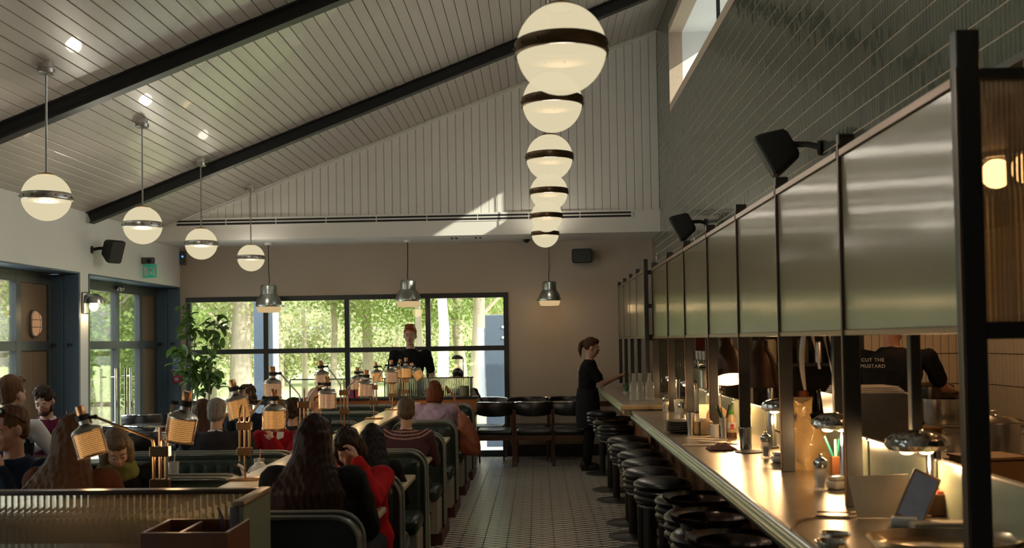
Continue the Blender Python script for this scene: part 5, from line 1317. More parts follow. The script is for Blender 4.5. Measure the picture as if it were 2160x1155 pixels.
# far end: bottles, herb, dish
for i, (px, w) in enumerate(((1346, .042), (1361, .036), (1383, .042))):
    p = onbar(px, 850, CT2); 
    lt('glass_bottle', [(.001, 0), (w, .004), (w, .12), (w*.9, .15), (.016, .185), (.015, .235), (.018, .238), (.018, .25), (.001, .25)], mat('clear_bottle', (.75, .78, .72), .06, spec=.9, alpha=.22), (p.x, 9.25+i*.02, CT2), ['clear glass bottle, left of three on the far counter', 'clear glass bottle, middle of three on the far counter', 'clear glass bottle behind the screen post on the far counter'][i], 'bottle', group='clear bottles on the far counter')
p = onbar(1323, 832, CT2); e = empty('potted_herb', (p.x, p.y, CT2), 0, 'small green herb in a pale dish on the far counter', 'plant')
MB().lathe([(.001, 0), (.03, 0), (.05, .035), (.045, .035), (.028, .01), (.001, .01)], n=20).build('dish', WHITEC, e)
q = MB(); rd = random.Random(8)
for k in range(70):
    a = rd.uniform(0, 6.28); r_ = rd.uniform(0, .05); z = .03+rd.uniform(0, .09); s_ = .016; v = [Euler((rd.uniform(-1, 1), rd.uniform(-1, 1), a)).to_matrix() @ Vector(x)*s_+Vector((r_*cos(a), r_*sin(a), z)) for x in ((-1, 0, 0), (0, -.6, 0), (1, 0, 0), (0, .6, 0))]
    b_ = len(q.v); q.v += [tuple(x) for x in v]; q.f.append((b_, b_+1, b_+2, b_+3))
o = q.build('leaves', mat('herb_green', (.05, .18, .07), .5), e, smooth=0); o['kind'] = 'stuff'
def mill(px, py, lab, s=1.0):
    p = onbar(px, py); e = empty('pepper_mill', (p.x, p.y, CT), 0, lab, 'pepper mill', 'clear pepper mills on the bar')
    MB().lathe([(.001, 0), (.026*s, 0), (.027*s, .01), (.020*s, .03*s), (.027*s, .055*s), (.022*s, .075*s), (.024*s, .085*s)], n=20).build('glass_body', mat('clear_acrylic', (.7, .68, .6), .06, spec=.9, alpha=.45), e)
    MB().lathe([(.001, .008), (.014*s, .01), (.014*s, .06*s), (.001, .06*s)], n=14).build('peppercorns', mat('peppercorn', (.03, .015, .01), .7), e)
    MB().lathe([(.023*s, .084*s), (.027*s, .095*s), (.026*s, .112*s), (.014*s, .122*s), (.006, .126*s), (.008, .135*s), (.001, .14*s)], n=20).build('chrome_cap', CHROME, e)
mill(1404, 868, 'clear pepper mill farthest along the bar'); mill(1438, 884, 'clear pepper mill beside the glass tumbler'); mill(1616, 966, 'clear pepper mill beside the napkin packs'); mill(1732, 1033, 'clear pepper mill nearest the viewer', 1.05)
p = onbar(1431, 872); lt('glass_tumbler', [(.001, .002), (.030, .002), (.038, .115), (.036, .115), (.029, .006), (.001, .006)], mat('clear_acrylic', (.7, .68, .6), .06, spec=.9, alpha=.45), p, 'clear ribbed tumbler behind the pepper mill on the bar', 'glass')
# plates
p = onbar(1436, 912)
for k in range(5):
    lt('dark_plate', [(.001, .003), (.065, .003), (.10, .014), (.102, .017), (.097, .017), (.064, .007), (.001, .007)], ENAM, (p.x, p.y, CT+k*.0155), 'dark grey plate in the stack on the bar, %s' % ['lowest', 'second from the bottom', 'middle one', 'second from the top', 'topmost'][k], 'plate', group='stacked dark plates')
def beaker(px, py, h, r, lab, m=STEEL):
    p = onbar(px, py); return lt('steel_beaker', [(.001, 0), (r*.8, 0), (r, h), (r*1.04, h), (r*1.04, h+.004), (r*.95, h+.002), (r*.77, .006), (.001, .006)], m, p, lab, 'beaker')
beaker(1457, 916, .135, .024, 'narrow steel beaker beside the stack of plates')
beaker(1573, 949, .115, .036, 'shiny steel beaker on a dark coaster in the middle of the bar', mat('bright_steel', (.5, .5, .5), .15, 1))
p = onbar(1576, 953); lt('coaster', [(.001, 0), (.075, 0), (.075, .006), (.001, .006)], RUBBER, (p.x+.01, p.y-.005, CT), 'round black coaster under the shiny beaker', 'coaster', n=28)
for o in bpy.data.objects:
    if o.name == 'steel_beaker.001': o.location.z += .0065
p = onbar(1470, 916); tag(MB().rbox(-.018, .018, -.06, .06, 0, .085, .003, 1).build('wooden_block', mat('pale_birch', (.5, .34, .17), .5), loc=(p.x, p.y+.06, CT)), 'pale wooden block left of the cream card', 'block')
p = onbar(1492, 917); e = tag(MB().rbox(-.038, .038, -.05, .05, 0, .085, .003, 1).build('napkin_box', mat('pale_birch', (.5, .34, .17), .5), loc=(p.x, p.y+.06, CT)), 'pale wooden box of upright slips on the bar', 'box')
q = MB()
for k in range(6): q.box(-.03+k*.01, -.0285+k*.01, -.045, .045, .085, .10)
q.build('slips', PAPER, e, smooth=0)
p = onbar(1494, 900); tag(MB().box(-.055, .055, -.002, .002, 0, .14, Matrix.Rotation(-.12, 4, 'X')).build('cream_card', PAPER, loc=(p.x+.03, p.y+.22, CT+.003)), 'cream card leaning behind the wooden box', 'card')
p = onbar(1507, 905); tag(MB().cyl((0, 0, .075), (0, .012, .075), .075, n=28).build('round_board', mat('brown_board', (.16, .08, .045), .5), loc=(p.x+.04, p.y+.10, CT)), 'round brown board propped behind the white cup', 'board')
p = onbar(1510, 920); lt('white_cup', [(.001, 0), (.032, 0), (.034, .075), (.031, .075), (.029, .005), (.001, .005)], WHITEC, p, 'plain white straight cup before the round board', 'cup')
p = onbar(1528, 921); e = lt('cutlery_cup', [(.001, 0), (.023, 0), (.028, .12), (.026, .12), (.021, .005), (.001, .005)], STEEL, p, 'steel cup crammed with dark handled pens and knives', 'cup')
rd = random.Random(2)
for k in range(7):
    a = rd.uniform(0, 6.28); l_ = rd.uniform(.17, .22); MB().tube([(0.008*cos(a), .008*sin(a), .01), (.022*cos(a), .022*sin(a), .12), (.055*cos(a), .055*sin(a), l_)], [.003, .0055, .006], 6).build('handle', RUBBER if k % 3 else mat('green_handle', (.06, .16, .03), .4), e)
p = onbar(1543, 921); e = empty('sauce_bottle', p, 0, 'pale sauce bottle with a green cap and a red print', 'bottle')
MB().lathe([(.001, 0), (.031, 0), (.032, .01), (.032, .095), (.027, .115), (.016, .14), (.014, .15)], n=24).build('bottle', mat('sauce_bottle_plastic', (.50, .36, .18), .3), e)
MB().lathe([(.0325, .058), (.0325, .092)], n=24).build('label', WHITEC, e); MB().lathe([(.0328, .0), (.0328, .03)], n=24).build('sauce', mat('brown_sauce', (.10, .035, .015), .4), e)
q = MB(); q.cyl((0, -.0325, .072), (0, -.0335, .072), .012, n=12); q.box(-.014, .014, -.0335, -.032, .052, .058); q.build('red_print', mat('red_ink', (.4, .02, .02), .5), e)
MB().lathe([(.016, .138), (.017, .16), (.008, .166), (.004, .19), (.001, .19)], n=16).build('cap', mat('green_cap', (.06, .22, .02), .4), e)
# crumpled cloth and papers
def crumple(name, rx, ry, h, m, loc, lab, cat, seed, n=14):
    rd = random.Random(seed); q = MB(); pts = {}
    for i in range(n):
        for j in range(n):
            u, v = i/(n-1)*2-1, j/(n-1)*2-1; r_ = max(abs(u), abs(v)); q.v.append((u*rx*(1+rd.uniform(-.12, .12)), v*ry*(1+rd.uniform(-.12, .12)), max(.002, h*(1-r_*r_)*rd.uniform(.35, 1.2)+.004)))
    for i in range(n-1):
        for j in range(n-1): a_ = i*n+j; q.f.append((a_, a_+1, a_+n+1, a_+n))
    me = q.mesh(name, m, 60); o = bpy.data.objects.new(name, me); COL.objects.link(o); o.location = loc; sm = o.modifiers.new('s', 'SOLIDIFY'); sm.thickness = .0015; return tag(o, lab, cat)
p = onbar(1522, 948); crumple('pink_cloth', .075, .055, .035, mat('dusty_pink_cloth', (.22, .10, .075), .9), p, 'crumpled dusty pink cloth lying on the bar', 'cloth', 3)
for k, (px, py, rz) in enumerate(((1490, 926, .5), (1515, 934, .8), (1488, 940, .1))):
    p = onbar(px, py); o = tag(MB().rbox(-.13, .13, -.012, .012, 0, .004+.002*k, .001, 1).build('paper_strip', mat('white_slip', (.6, .52, .4), .6), loc=p), ['white paper strip behind the pink cloth', 'pale folded strip touching the pink cloth', 'thin paper strip left of the pink cloth'][k], 'paper', 'paper strips on the bar'); o.rotation_euler[2] = -rz
# napkin packs
for k, (px, py, lab) in enumerate(((1648, 975, 'pack of white sachets beside the middle pepper mill'), (1672, 978, 'small clear cruet right of the white sachets'), (1768, 1030, 'clear packs of white napkins beside the nearest pepper mill'))):
    p = onbar(px, py)
    o = tag(MB().rbox(-.045, .045, -.03, .03, 0, .035, .012, 3).build('napkin_pack', mat('white_pack', (.62, .58, .5), .2), loc=p), lab, 'napkin pack'); o.rotation_euler[2] = .3*k
    MB().rbox(-.04, .035, -.025, .025, .036, .052, .008, 2).build('upper_pack', mat('white_pack', (.62, .58, .5), .2), o)
# chrome capped bar lamps on tubular stems
FOIL = mat('crumpled_chrome', (.50, .50, .47), .16, 1, bump=.6, bscale=28)
def barlamp(px, py, w, base, lab, Y=None, watt=1.2):
    """px,py centre of the cap, w its width in pixels, base pixel of the stem foot"""
    f = onbar(*base); Y = f.y; r = w/2/FPX*Y; c = atY(px, py, Y); zt = c.z-CT
    e = empty('bar_lamp', (f.x, f.y, CT), 0, lab, 'lamp', 'chrome capped lamps on the bar')
    dx = c.x-f.x; q = MB(); rings = []; rd = random.Random(px)
    for rr, z in ((.55, -.30), (.86, -.26), (1.0, -.10), (.97, .08), (.80, .22), (.50, .32), (.15, .37)):
        rings.append([(dx+r*rr*cos(a)*(1+rd.uniform(-.05, .05)), r*.8*rr*sin(a)*(1+rd.uniform(-.05, .05)), zt+r*z*(1+rd.uniform(-.1, .1))) for a in [2*pi*k/22 for k in range(22)]])
    q.loft(rings); q.build('cap', FOIL, e, smooth=25)
    MB().lathe([(.001, 0), (.018, 0), (.018, zt-r*.2), (.001, zt-r*.2)], n=18).build('stem', mat('bright_steel', (.5, .5, .5), .15, 1), e)
    MB().tube([(.03, .02, 0), (.03, .02, zt-r*.2)], .009, 10).build('side_rod', STEEL, e)
    MB().lathe([(.001, 0), (.045, 0), (.045, .008), (.001, .01)], n=20).build('foot', RUBBER, e)
    for sx in (-1, .6): MB().sph((dx+sx*r*.38, -.02, zt-r*.30), (.026, .022, .012), 12, 6).build('bulb', emis('hot_bar_bulb', (1, .72, .40), 5), e, smooth=180)
    plamp('bar_bulb', (dx-r*.2, -.03, zt-r*.30-.05), watt*HEAT_W/14, (1, .62, .30), .03, e)
barlamp(1933, 930, 128, (1968, 1082), 'chrome capped bar lamp nearest the viewer, behind the tablet', watt=3.0)
barlamp(1762, 889, 98, (1781, 1006), 'chrome capped bar lamp second from the viewer', watt=3.0)
barlamp(1646, 855, 78, (1626, 944), 'chrome capped bar lamp third from the viewer, left of the brown bag', watt=3.0)
barlamp(1506, 824, 40, (1512, 897), 'small chrome capped bar lamp before the far screens', watt=2.0)
barlamp(1452, 806, 34, (1466, 870), 'chrome capped bar lamp fifth from the viewer', watt=1.5)
barlamp(1418, 796, 30, (1428, 852), 'chrome capped bar lamp farthest along the bar', watt=1.5)
# wooden pen holders
def holder(px, py, w, h, lab, pens):
    p = onbar(px, py); e = empty('pen_holder', (p.x, p.y, CT), 0, lab, 'pen holder', 'wooden pen holders on the bar')
    MB().rbox(-w, w, -w, w, 0, h, .003, 1).build('block', mat('orange_brown_wood', (.20, .07, .02), .4, noise=.3), e)
    for k, (dx, dz, m, tl) in enumerate(pens): MB().tube([(dx*.3, 0, h-.02), (dx*1.6-tl, 0, h+dz)], .0055, 7).build('pen', m, e)
TEAL = mat('teal_pen', (.02, .20, .17), .3); WP = mat('white_pen', (.6, .56, .48), .3); DP = mat('dark_pen_plastic', (.03, .02, .02), .3)
holder(1763, 1002, .019, .085, 'wooden block holding teal pens by the second bar lamp', [(-.01, .09, TEAL, .03), (.004, .075, WP, .005), (.012, .08, TEAL, 0)])
holder(1676, 948, .022, .078, 'wooden block holding dark pens by the third bar lamp', [(-.02, .03, DP, .07), (-.01, .05, DP, .05), (.0, .045, mat('orange_pen', (.5, .12, .02), .3), .03)])
p = onbar(1880, 1022); 
for k in range(2): tag(MB().rbox(-.007, .007, -.05, .05, 0, .135, .002, 1).build('slim_book', TEAL if k == 0 else WP, loc=(p.x+.018*k, 3.62, CT)), ['dark teal slim book upright against the glass upstand', 'pale slim book beside the teal one'][k], 'book', 'slim books on the bar')
# near the viewer: card, tablet on a stand, box of notes, till base, oval trays, cable
p = onbar(1862, 1092); o = tag(MB().loft([[(-.085, 0, 0), (.085, -.01, 0), (.085, -.008, .0), (-.085, .002, 0)], [(-.10, .04, .135), (.10, .03, .142), (.10, .032, .142), (-.10, .042, .135)]]).build('cream_menu_card', PAPER, loc=(p.x, p.y+.0, CT+.002), smooth=0), 'large cream card standing in front of the near bar lamp', 'card')
p = onbar(1900, 1108); e = empty('tablet_stand', (p.x, p.y, CT), -.35, 'tilted tablet on a white stand near the bottom right', 'tablet')
M4 = Matrix.Rotation(-.75, 4, 'X') @ Matrix.Rotation(.25, 4, 'Y')
M5 = Matrix.Translation((0.02, 0, .01)) @ Matrix.Rotation(.42, 4, 'Y') @ Matrix.Rotation(-.55, 4, 'X')
q = MB(); q.rbox(-.045, .045, -.006, .006, 0, .19, .005, 2, M5); q.build('tablet_body', mat('pale_copper_case', (.30, .20, .13), .35, .5), e)
scr_m = mat('screen_picture', (.10, .10, .12), .15, noise=.8, nscale=16, emit=(.40, .40, .42), estr=.08)
MB().box(-.038, .038, -.0075, -.006, .015, .178, M5).build('screen', scr_m, e, smooth=0)
MB().rbox(-.03, .05, -.03, .02, 0, .03, .006, 2).build('foot', WHITEC, e)
p = onbar(1930, 1112); tag(MB().rbox(0, .27, -.03, .03, 0, .022, .004, 1).build('till_base', mat('pale_beige_plastic', (.50, .42, .30), .4), loc=(p.x-.02, p.y-.02, CT)), 'long pale beige strip below the box of notes', 'tray')
p = onbar(1975, 1095); e = empty('note_box', (p.x, p.y+.05, CT+.001), 0, 'dark brown box holding bright coloured notes beside the tablet', 'box')
MB().rbox(-.06, .13, 0, .11, 0, .075, .003, 1).build('box', mat('dark_brown_wood', (.09, .035, .015), .4), e)
for k, (c_, n_) in enumerate((((.55, .35, .02), 'yellow'), ((.08, .25, .10), 'green'), ((.55, .08, .04), 'red'), ((.45, .12, .25), 'pink'))): MB().box(-.05+k*.04, -.012+k*.04, .01+(k % 2)*.02, .09, .0755, .078+.002*k).build('note_pad', mat('note_'+n_, c_, .6), e, smooth=0)
def oval_tray(px, py, rx, ry, lab, z0=.0, y=None):
    p = onbar(px, py); q = MB(); rings = []
    for k_, z in ((.01, .004), (.80, .004), (.90, .010), (1.0, .034), (1.015, .034), (.915, .006), (.82, 0), (.01, 0)): rings.append([(rx*k_*cos(a), ry*k_*sin(a), z) for a in [2*pi*j/44 for j in range(44)]])
    q.loft(rings); return tag(q.build('oval_tray', mat('silver_tray', (.62, .52, .38), .25, 1), loc=(p.x, p.y if y is None else y, CT+z0)), lab, 'tray', 'metal trays on the near bar')
oval_tray(1960, 1140, .22, .14, 'large oval metal tray across the bottom right corner', y=2.95)
p = onbar(1762, 1140); tag(MB().lathe([(.001, 0), (.03, 0), (.045, .02), (.045, .025), (.028, .006), (.001, .006)], n=16).build('foil_cup', FOIL, loc=p), 'small shiny foil dish at the left of the oval tray', 'dish')
p = onbar(1752, 1158); tag(MB().lathe([(.001, 0), (.03, 0), (.045, .02), (.045, .025), (.028, .006), (.001, .006)], n=16).build('foil_cup', FOIL, loc=p), 'second shiny foil dish at the bottom edge', 'dish')
cp = [onbar(x, y) for x, y in ((1965, 1100), (1905, 1092), (1850, 1084), (1790, 1092), (1720, 1090), (1680, 1100), (1668, 1120))]
tag(MB().tube([(c.x, c.y, CT+.004) for c in cp], .0035, 6).build('thin_cable', mat('tan_cable', (.20, .12, .06), .5)), 'thin tan cable running across the bar to the tablet', 'cable')
tag(MB().tube([(c.x+.02, c.y+.05, CT+.010) for c in cp[:5]], .003, 6).build('thin_cable', mat('tan_cable', (.20, .12, .06), .5)), 'second thin cable behind the first on the bar', 'cable')
# ================================================================== pass: heat lamps, bag, tray, rolls
HL = mat('dark_copper_shade', (.045, .022, .010), .45, .6)
def heat(px, py, w, Y, on, lab, tilt=0):
    c = atY(px, py, Y); r = w/2/FPX*Y; h = r*2.5
    e = empty('heat_lamp', (c.x, Y, c.z), 0, lab, 'heat lamp', 'hanging heat lamps over the pass')
    MB().lathe([(r, 0), (r*1.0, .01), (r*.93, h*.12), (r*.86, h*.35), (r*.72, h*.62), (r*.52, h*.80), (r*.42, h*.86), (r*.40, h*1.02), (.02, h*1.05)], n=32).build('shade', HL, e)
    MB().lathe([(r*.99, .001), (r*.90, .012), (r*.72, .05), (r*.55, .07)], n=32).build('inner_lining', mat('cream_enamel', (.6, .45, .25), .3), e)
    e.rotation_euler[0] = -tilt; RI = Matrix.Rotation(tilt, 4, 'X'); hx = h*1.03*sin(tilt)
    MB().tube([(0, 0, h*1.0), (0, 0, h*1.06), RI @ Vector((0, hx, h*1.2)), RI @ Vector((0, hx, 2.24-c.z))], .010, 8).build('cord', RUBBER, e); MB().box(-.09, .12, hx-.012, hx+.012, 2.23-c.z, 2.255-c.z, RI).build('hanging_arm', STEELK, e, smooth=0)
    if on:
        MB().sph((0, 0, .045), (r*.55, r*.55, r*.42), 18, 12).build('bulb', emis('heat_bulb', (1, .66, .32), 9), e, smooth=180)
    plamp('heat_lamp_light', (0, 0, -.05), HEAT_W if on else HEAT_W*.25, (1, .60, .28), .05, e)  # a weak light hangs here even where the lamp has no bulb
heat(1541, 800, 70, 6.6, True, 'hanging heat lamp with its bulb blazing over the pass', .42)
heat(1606, 816, 76, 5.95, False, 'dark heat lamp right of the blazing one')
for px, py, w, Y, lab in ((1860, 560, 80, 3.9, 'heat lamp hidden behind the second near screen panel'), (2010, 560, 80, 3.3, 'heat lamp hidden behind the nearest screen panel'), (1700, 560, 70, 4.6, 'heat lamp hidden behind the third screen panel')): pass
e = empty('serving_shelf', (0, 0, 0), 0, 'steel shelf behind the bar carrying the paper bag and trays', 'shelf')
MB().rbox(1.50, 1.95, 2.8, 9.0, .86, .90, .004, 1).build('top', STEEL, e)
for y in (2.9, 5, 7, 8.9): MB().box(1.52, 1.56, y-.02, y+.02, 0, .86).build('leg', STEEL, e, smooth=0); MB().box(1.89, 1.93, y-.02, y+.02, 0, .86).build('leg', STEEL, e, smooth=0)
# paper/plastic bag
pb = atY(1708, 905, 4.75); e = tag(crumple('carrier_bag', .01, .01, .01, PAPER, (0, 0, 0), None, None, 1), None) if False else None
q = MB(); rd = random.Random(12); rings = []
prof_ = ((0, .075, .05, 0), (.09, .10, .06, .0), (.17, .098, .06, -.01), (.23, .075, .045, -.02), (.27, .035, .022, -.03), (.285, .022, .016, -.032), (.31, .045, .03, -.04), (.345, .065, .02, -.055))
for i in range(22):
    t = i/21*(len(prof_)-1); k = min(int(t), len(prof_)-2); f_ = t-k; z, rx, ry, dx = [prof_[k][j]*(1-f_)+prof_[k+1][j]*f_ for j in range(4)]
    rings.append([(dx+rx*cos(a)*(1+.16*sin(5*a+z*30)+rd.uniform(-.07, .07)), ry*sin(a)*(1+.2*sin(4*a-z*26)+rd.uniform(-.08, .08)), z+.012*sin(3*a+i)) for a in [2*pi*k_/26 for k_ in range(26)]])
q.loft(rings); bagm = mat('translucent_carrier', (.46, .30, .13), .22, bump=.6, bscale=30, coat=.4)
z0 = .90; o = q.build('carrier_bag', bagm, loc=(pb.x, 4.75, z0), smooth=28); o.scale = (1.1, 1.1, 1.25); tag(o, 'crumpled tan plastic bag glowing warm behind the third bar lamp', 'bag')
pt = atY(1828, 870, 5.12); e = empty('steel_bin', (pt.x, 5.12, .90), 0, 'tall steel bin with white paper sheets on top, before the cook', 'bin')
MB().loft([[(-.15, -.10, 0), (.15, -.10, 0), (.15, .10, 0), (-.15, .10, 0)], [(-.19, -.13, .44), (.19, -.13, .44), (.19, .13, .44), (-.19, .13, .44)]]).build('bin', STEEL, e, smooth=0)
for k in range(4): MB().box(-.17+k*.008, .16-k*.012, -.11, .11, .442+k*.009, .448+k*.009, Matrix.Rotation(.02*k, 4, 'Z')).build('paper_sheet', mat('white_sheet', (.55, .50, .44), .7), e, smooth=0)
# receipt ribbons hanging from the printer rail
e = empty('order_tickets', (0, 0, 0), 0, 'long curling white order tickets hanging over the pass', 'tickets')
for k, (px, dx, L_) in enumerate(((1702, -.02, .32), (1712, .02, .20), (1722, .10, .50), (1735, .06, .30), (1768, .05, .45))):
    c = atY(px, 700, 4.9); q = MB(); n = 12; b_ = len(q.v)
    for i in range(n+1):
        t = i/n; x = c.x+dx*t+.012*sin(t*7+k); y = 4.9+.02*sin(t*9+k); z = 2.0-(.36+L_*.85)*t
        for s_ in (-1, 1): q.v.append((x+s_*.013*cos(t*4+k), y+s_*.013*sin(t*4+k), z))
    for i in range(n): q.f.append((2*i, 2*i+1, 2*i+3, 2*i+2))
    o = q.build('ticket', mat('ticket_paper', (.55, .48, .42), .7), e, smooth=60); sm = o.modifiers.new('s', 'SOLIDIFY'); sm.thickness = .0006
MB().box(1.38, 1.75, 4.88, 4.92, 2.0, 2.03).build('ticket_rail', STEEL, e, smooth=0)
# ================================================================== kitchen line
e = empty('kitchen_range', (0, 0, 0), 0, 'steel kitchen range and worktop before the tiled wall', 'stove')
MB().rbox(2.4, 3.85, 8.1, 8.95, .84, .90, .005, 1).build('top', STEEL, e); MB().box(2.42, 3.83, 8.12, 8.93, 0, .84).build('body', mat('dark_steel', (.12, .11, .10), .35, 1), e, smooth=0)
for k in range(4): MB().rbox(2.44+k*.35, 2.76+k*.35, 8.09, 8.12, .12, .72, .006, 1).build('door', STEEL, e); MB().tube([(2.48+k*.35, 8.06, .66), (2.72+k*.35, 8.06, .66)], .009, 6).build('handle', CHROME, e)
e = empty('island_worktop', (0, 0, 0), 0, 'steel island worktop in the middle of the kitchen', 'worktop')
MB().rbox(1.98, 2.8, 4.0, 6.85, .86, .90, .005, 1).build('top', STEEL, e)
for x in (2.02, 2.76):
    for y in (4.05, 6.8): MB().box(x-.02, x+.02, y-.02, y+.02, 0, .86).build('leg', STEEL, e, smooth=0)
MB().box(2.0, 2.78, 4.05, 6.8, .3, .33).build('lower_shelf', STEEL, e, smooth=0)
e = empty('side_worktop', (0, 0, 0), 0, 'steel worktop along the right kitchen wall', 'worktop')
MB().rbox(2.9, 3.85, 3.2, 7.9, .86, .90, .005, 1).build('top', STEEL, e); MB().box(2.95, 3.83, 3.25, 7.85, 0, .84).build('body', mat('dark_steel', (.12, .11, .10), .35, 1), e, smooth=0)
def pot(px, py, Y, r, h, lab, lid=True, m=STEEL, z=None):
    c = atY(px, py, Y); z = .90 if z is None else z
    e = empty('cooking_pot', (c.x, Y, z+.001), 0, lab, 'pot', 'steel pots in the kitchen')
    MB().lathe([(.001, 0), (r*.98, 0), (r, .01), (r, h), (r*1.03, h+.004), (r*.98, h+.004), (r*.96, .01), (.001, .008)], n=28).build('body', m, e)
    if lid: MB().lathe([(r*1.02, h+.005), (r*.7, h+.03), (.02, h+.04), (.012, h+.05), (.022, h+.065), (.001, h+.07)], n=28).build('lid', m, e)
    for sx in (-1, 1): MB().tube([(sx*r, -.03, h*.75), (sx*(r+.03), -.03, h*.78), (sx*(r+.03), .03, h*.78), (sx*r, .03, h*.75)], .006, 6).build('handle', m, e)
pot(2098, 880, 5.6, .125, .24, 'tall lidded steel pot at the right of the kitchen'); pot(1972, 842, 8.4, .15, .30, 'deep lidded pan under the outstretched hand of the cook', m=mat('dark_pan', (.08, .07, .05), .25, 1))
pot(2010, 905, 6.4, .12, .10, 'shallow steel pan between the near posts', False); pot(1985, 870, 8.35, .16, .20, 'wide steel pot at the back before the tiles', False)
for k, (px, py, Y, w, h, lab) in enumerate(((2020, 900, 5.2, .12, .10, 'low steel gastronorm tray with a rolled rim'), (1935, 900, 6.5, .10, .13, 'copper coloured metal container by the cook'), (2085, 960, 4.7, .12, .16, 'tan wooden box on the kitchen worktop'), (2125, 930, 5.15, .09, .09, 'dark metal container behind the tan box'))):
    c = atY(px, py, Y); m = [STEEL, BRASS, mat('tan_box', (.34, .20, .08), .5), mat('dark_pan', (.08, .07, .05), .25, 1)][k]; z = .901
    e = empty('kitchen_container', (max(c.x, 1.72 if Y < 9 and k == 2 else c.x), Y, z), .1*k, lab, 'container', 'containers in the kitchen')
    q = MB(); q.loft([[(-w, -.09, 0), (w, -.09, 0), (w, .09, 0), (-w, .09, 0)], [(-w*1.1, -.10, h), (w*1.1, -.10, h), (w*1.1, .10, h), (-w*1.1, .10, h)]]); q.build('body', m, e, smooth=0)
    MB().loft([[(-w*1.15, -.11, h), (w*1.15, -.11, h), (w*1.15, .11, h), (-w*1.15, .11, h)], [(-w*1.15, -.11, h+.01), (w*1.15, -.11, h+.01), (w*1.15, .11, h+.01), (-w*1.15, .11, h+.01)]]).build('rim', m, e, smooth=0)
# utensil rail and gadgets on the right tiled wall
e = empty('wall_gadget', (XK-.02, 7.2, 1.55), 0, 'small dark steel fitting on the tiled kitchen wall at the right', 'kitchen fitting')
MB().rbox(-.14, -.001, -.25, .25, -.02, .01, .004, 1).build('shelf', STEEL, e); MB().rbox(-.12, -.01, -.14, .02, -.36, -.02, .02, 2).build('dispenser', mat('dark_steel', (.12, .11, .10), .35, 1), e)
MB().rbox(-.13, -.001, -.25, .22, -.52, -.42, .006, 1).build('lower_bracket', mat('dark_steel', (.12, .11, .10), .35, 1), e); MB().tube([(-.13, -.18, -.12), (-.17, -.2, -.16), (-.16, -.2, -.22)], .01, 6).build('lever', CHROME, e)
# dark shelving in the middle of the kitchen
e = empty('kitchen_shelving', (0, 0, 0), 0, 'dark shelving crowded with tins and gadgets behind the pass', 'shelving')
for z in (.25, .9, 1.35, 1.75, 2.1): MB().box(1.95, 2.87, 9.3, 9.7, z, z+.03).build('shelf', STEELK, e, smooth=0)
MB().box(1.94, 2.87, 9.72, 9.74, 0, 2.7).build('back_panel', mat('added_dark_sheet', (.035, .028, .022), .7), e, smooth=0)  # dark sheet added so the view behind the shelves stays dark
for x in (1.96, 2.86):
    for y in (9.32, 9.68): MB().box(x-.015, x+.015, y-.015, y+.015, 0, 2.4).build('upright', STEELK, e, smooth=0)
rd = random.Random(9); LB = ['dark tin', 'steel jug', 'orange tub', 'black box', 'cream tub', 'glass jar']
MT = [mat('dark_pan', (.08, .07, .05), .25, 1), STEEL, mat('orange_tub', (.35, .09, .02), .5), RUBBER, mat('cream_tub', (.45, .38, .25), .5), mat('olive_jar', (.10, .10, .05), .2)]
WH = {.9: 'lowest visible', 1.35: 'second', 1.75: 'third', 2.1: 'top'}
for z in (.9, 1.35, 1.75, 2.1):
    for j in range(6):
        x = 2.03+j*.15; k = rd.randrange(6); h = rd.uniform(.12, .24); r_ = rd.uniform(.04, .06)
        o = MB().lathe([(.001, 0), (r_, 0), (r_, h*.9), (r_*.8, h), (.001, h)], n=14).build('storage_tin', MT[k], loc=(x, 9.5, z+.031))
        tag(o, '%s on the %s kitchen shelf, %s from the left' % (LB[k], WH[z], ['first', 'second', 'third', 'fourth', 'fifth', 'sixth'][j]), 'container', 'storage on the dark kitchen shelving')
# far coffee machine silhouettes seen between the posts
e = empty('coffee_machine', (1.62, 10.6, 0), 0, 'steel coffee machine on the back counter beyond the bar', 'coffee machine')
MB().rbox(0, .6, -.6, .5, 0, .92, .01, 1).build('base_cabinet', DARKW, e); MB().rbox(.02, .5, -.4, .35, .92, 1.32, .03, 3).build('body', STEEL, e); MB().rbox(.0, .2, -.38, .33, 1.32, 1.40, .01).build('cup_rail', CHROME, e)
for k in range(3): MB().lathe([(.001, 0), (.035, 0), (.04, .09), (.001, .09)], (.1, -.25+.22*k, 1.401), 14).build('cup', WHITEC, e)
MB().lathe([(.001, 0), (.07, 0), (.09, .22), (.05, .26), (.001, .26)], (.3, .45, .92), 18).build('hopper', mat('dark_jar', (.03, .03, .02), .3), e)
tag(MB().rbox(-.10, .10, -.006, .006, -.13, .13, .003, 1).build('red_poster', mat('red_poster', (.32, .055, .012), .5), loc=(atY(1486, 750, 11.6).x, 11.6, 1.52)), 'small rusty red board on the pale wall behind the pass', 'board')
struct(MB().box(1.62, XK, 11.61, 11.7, 0, 2.7).build('wall_service', mat('warm_grey_plaster', (.46, .38, .30), .65), smooth=0))
e = empty('hanging_vine', (1.30, 10.3, 1.62), 0, 'trailing dark green vine behind the far screens', 'plant')
rd = random.Random(6)
q = MB()
for k in range(4): q.tube([(.07*k-.1, 0, .02), (.07*k-.11, .01, -.2), (.07*k-.1+.02*rd.uniform(-1, 1), .0, -.5)], .004, 5)
q.build('stems', mat('vine_stem', (.08, .09, .03), .6), e)
lfm = MB().add([(-.02, 0, 0), (0, -.014, .003), (.024, 0, 0), (0, .014, .003)], [(0, 1, 2, 3)]).mesh('leaf', mat('vine_leaf', (.05, .10, .03), .4), 0)
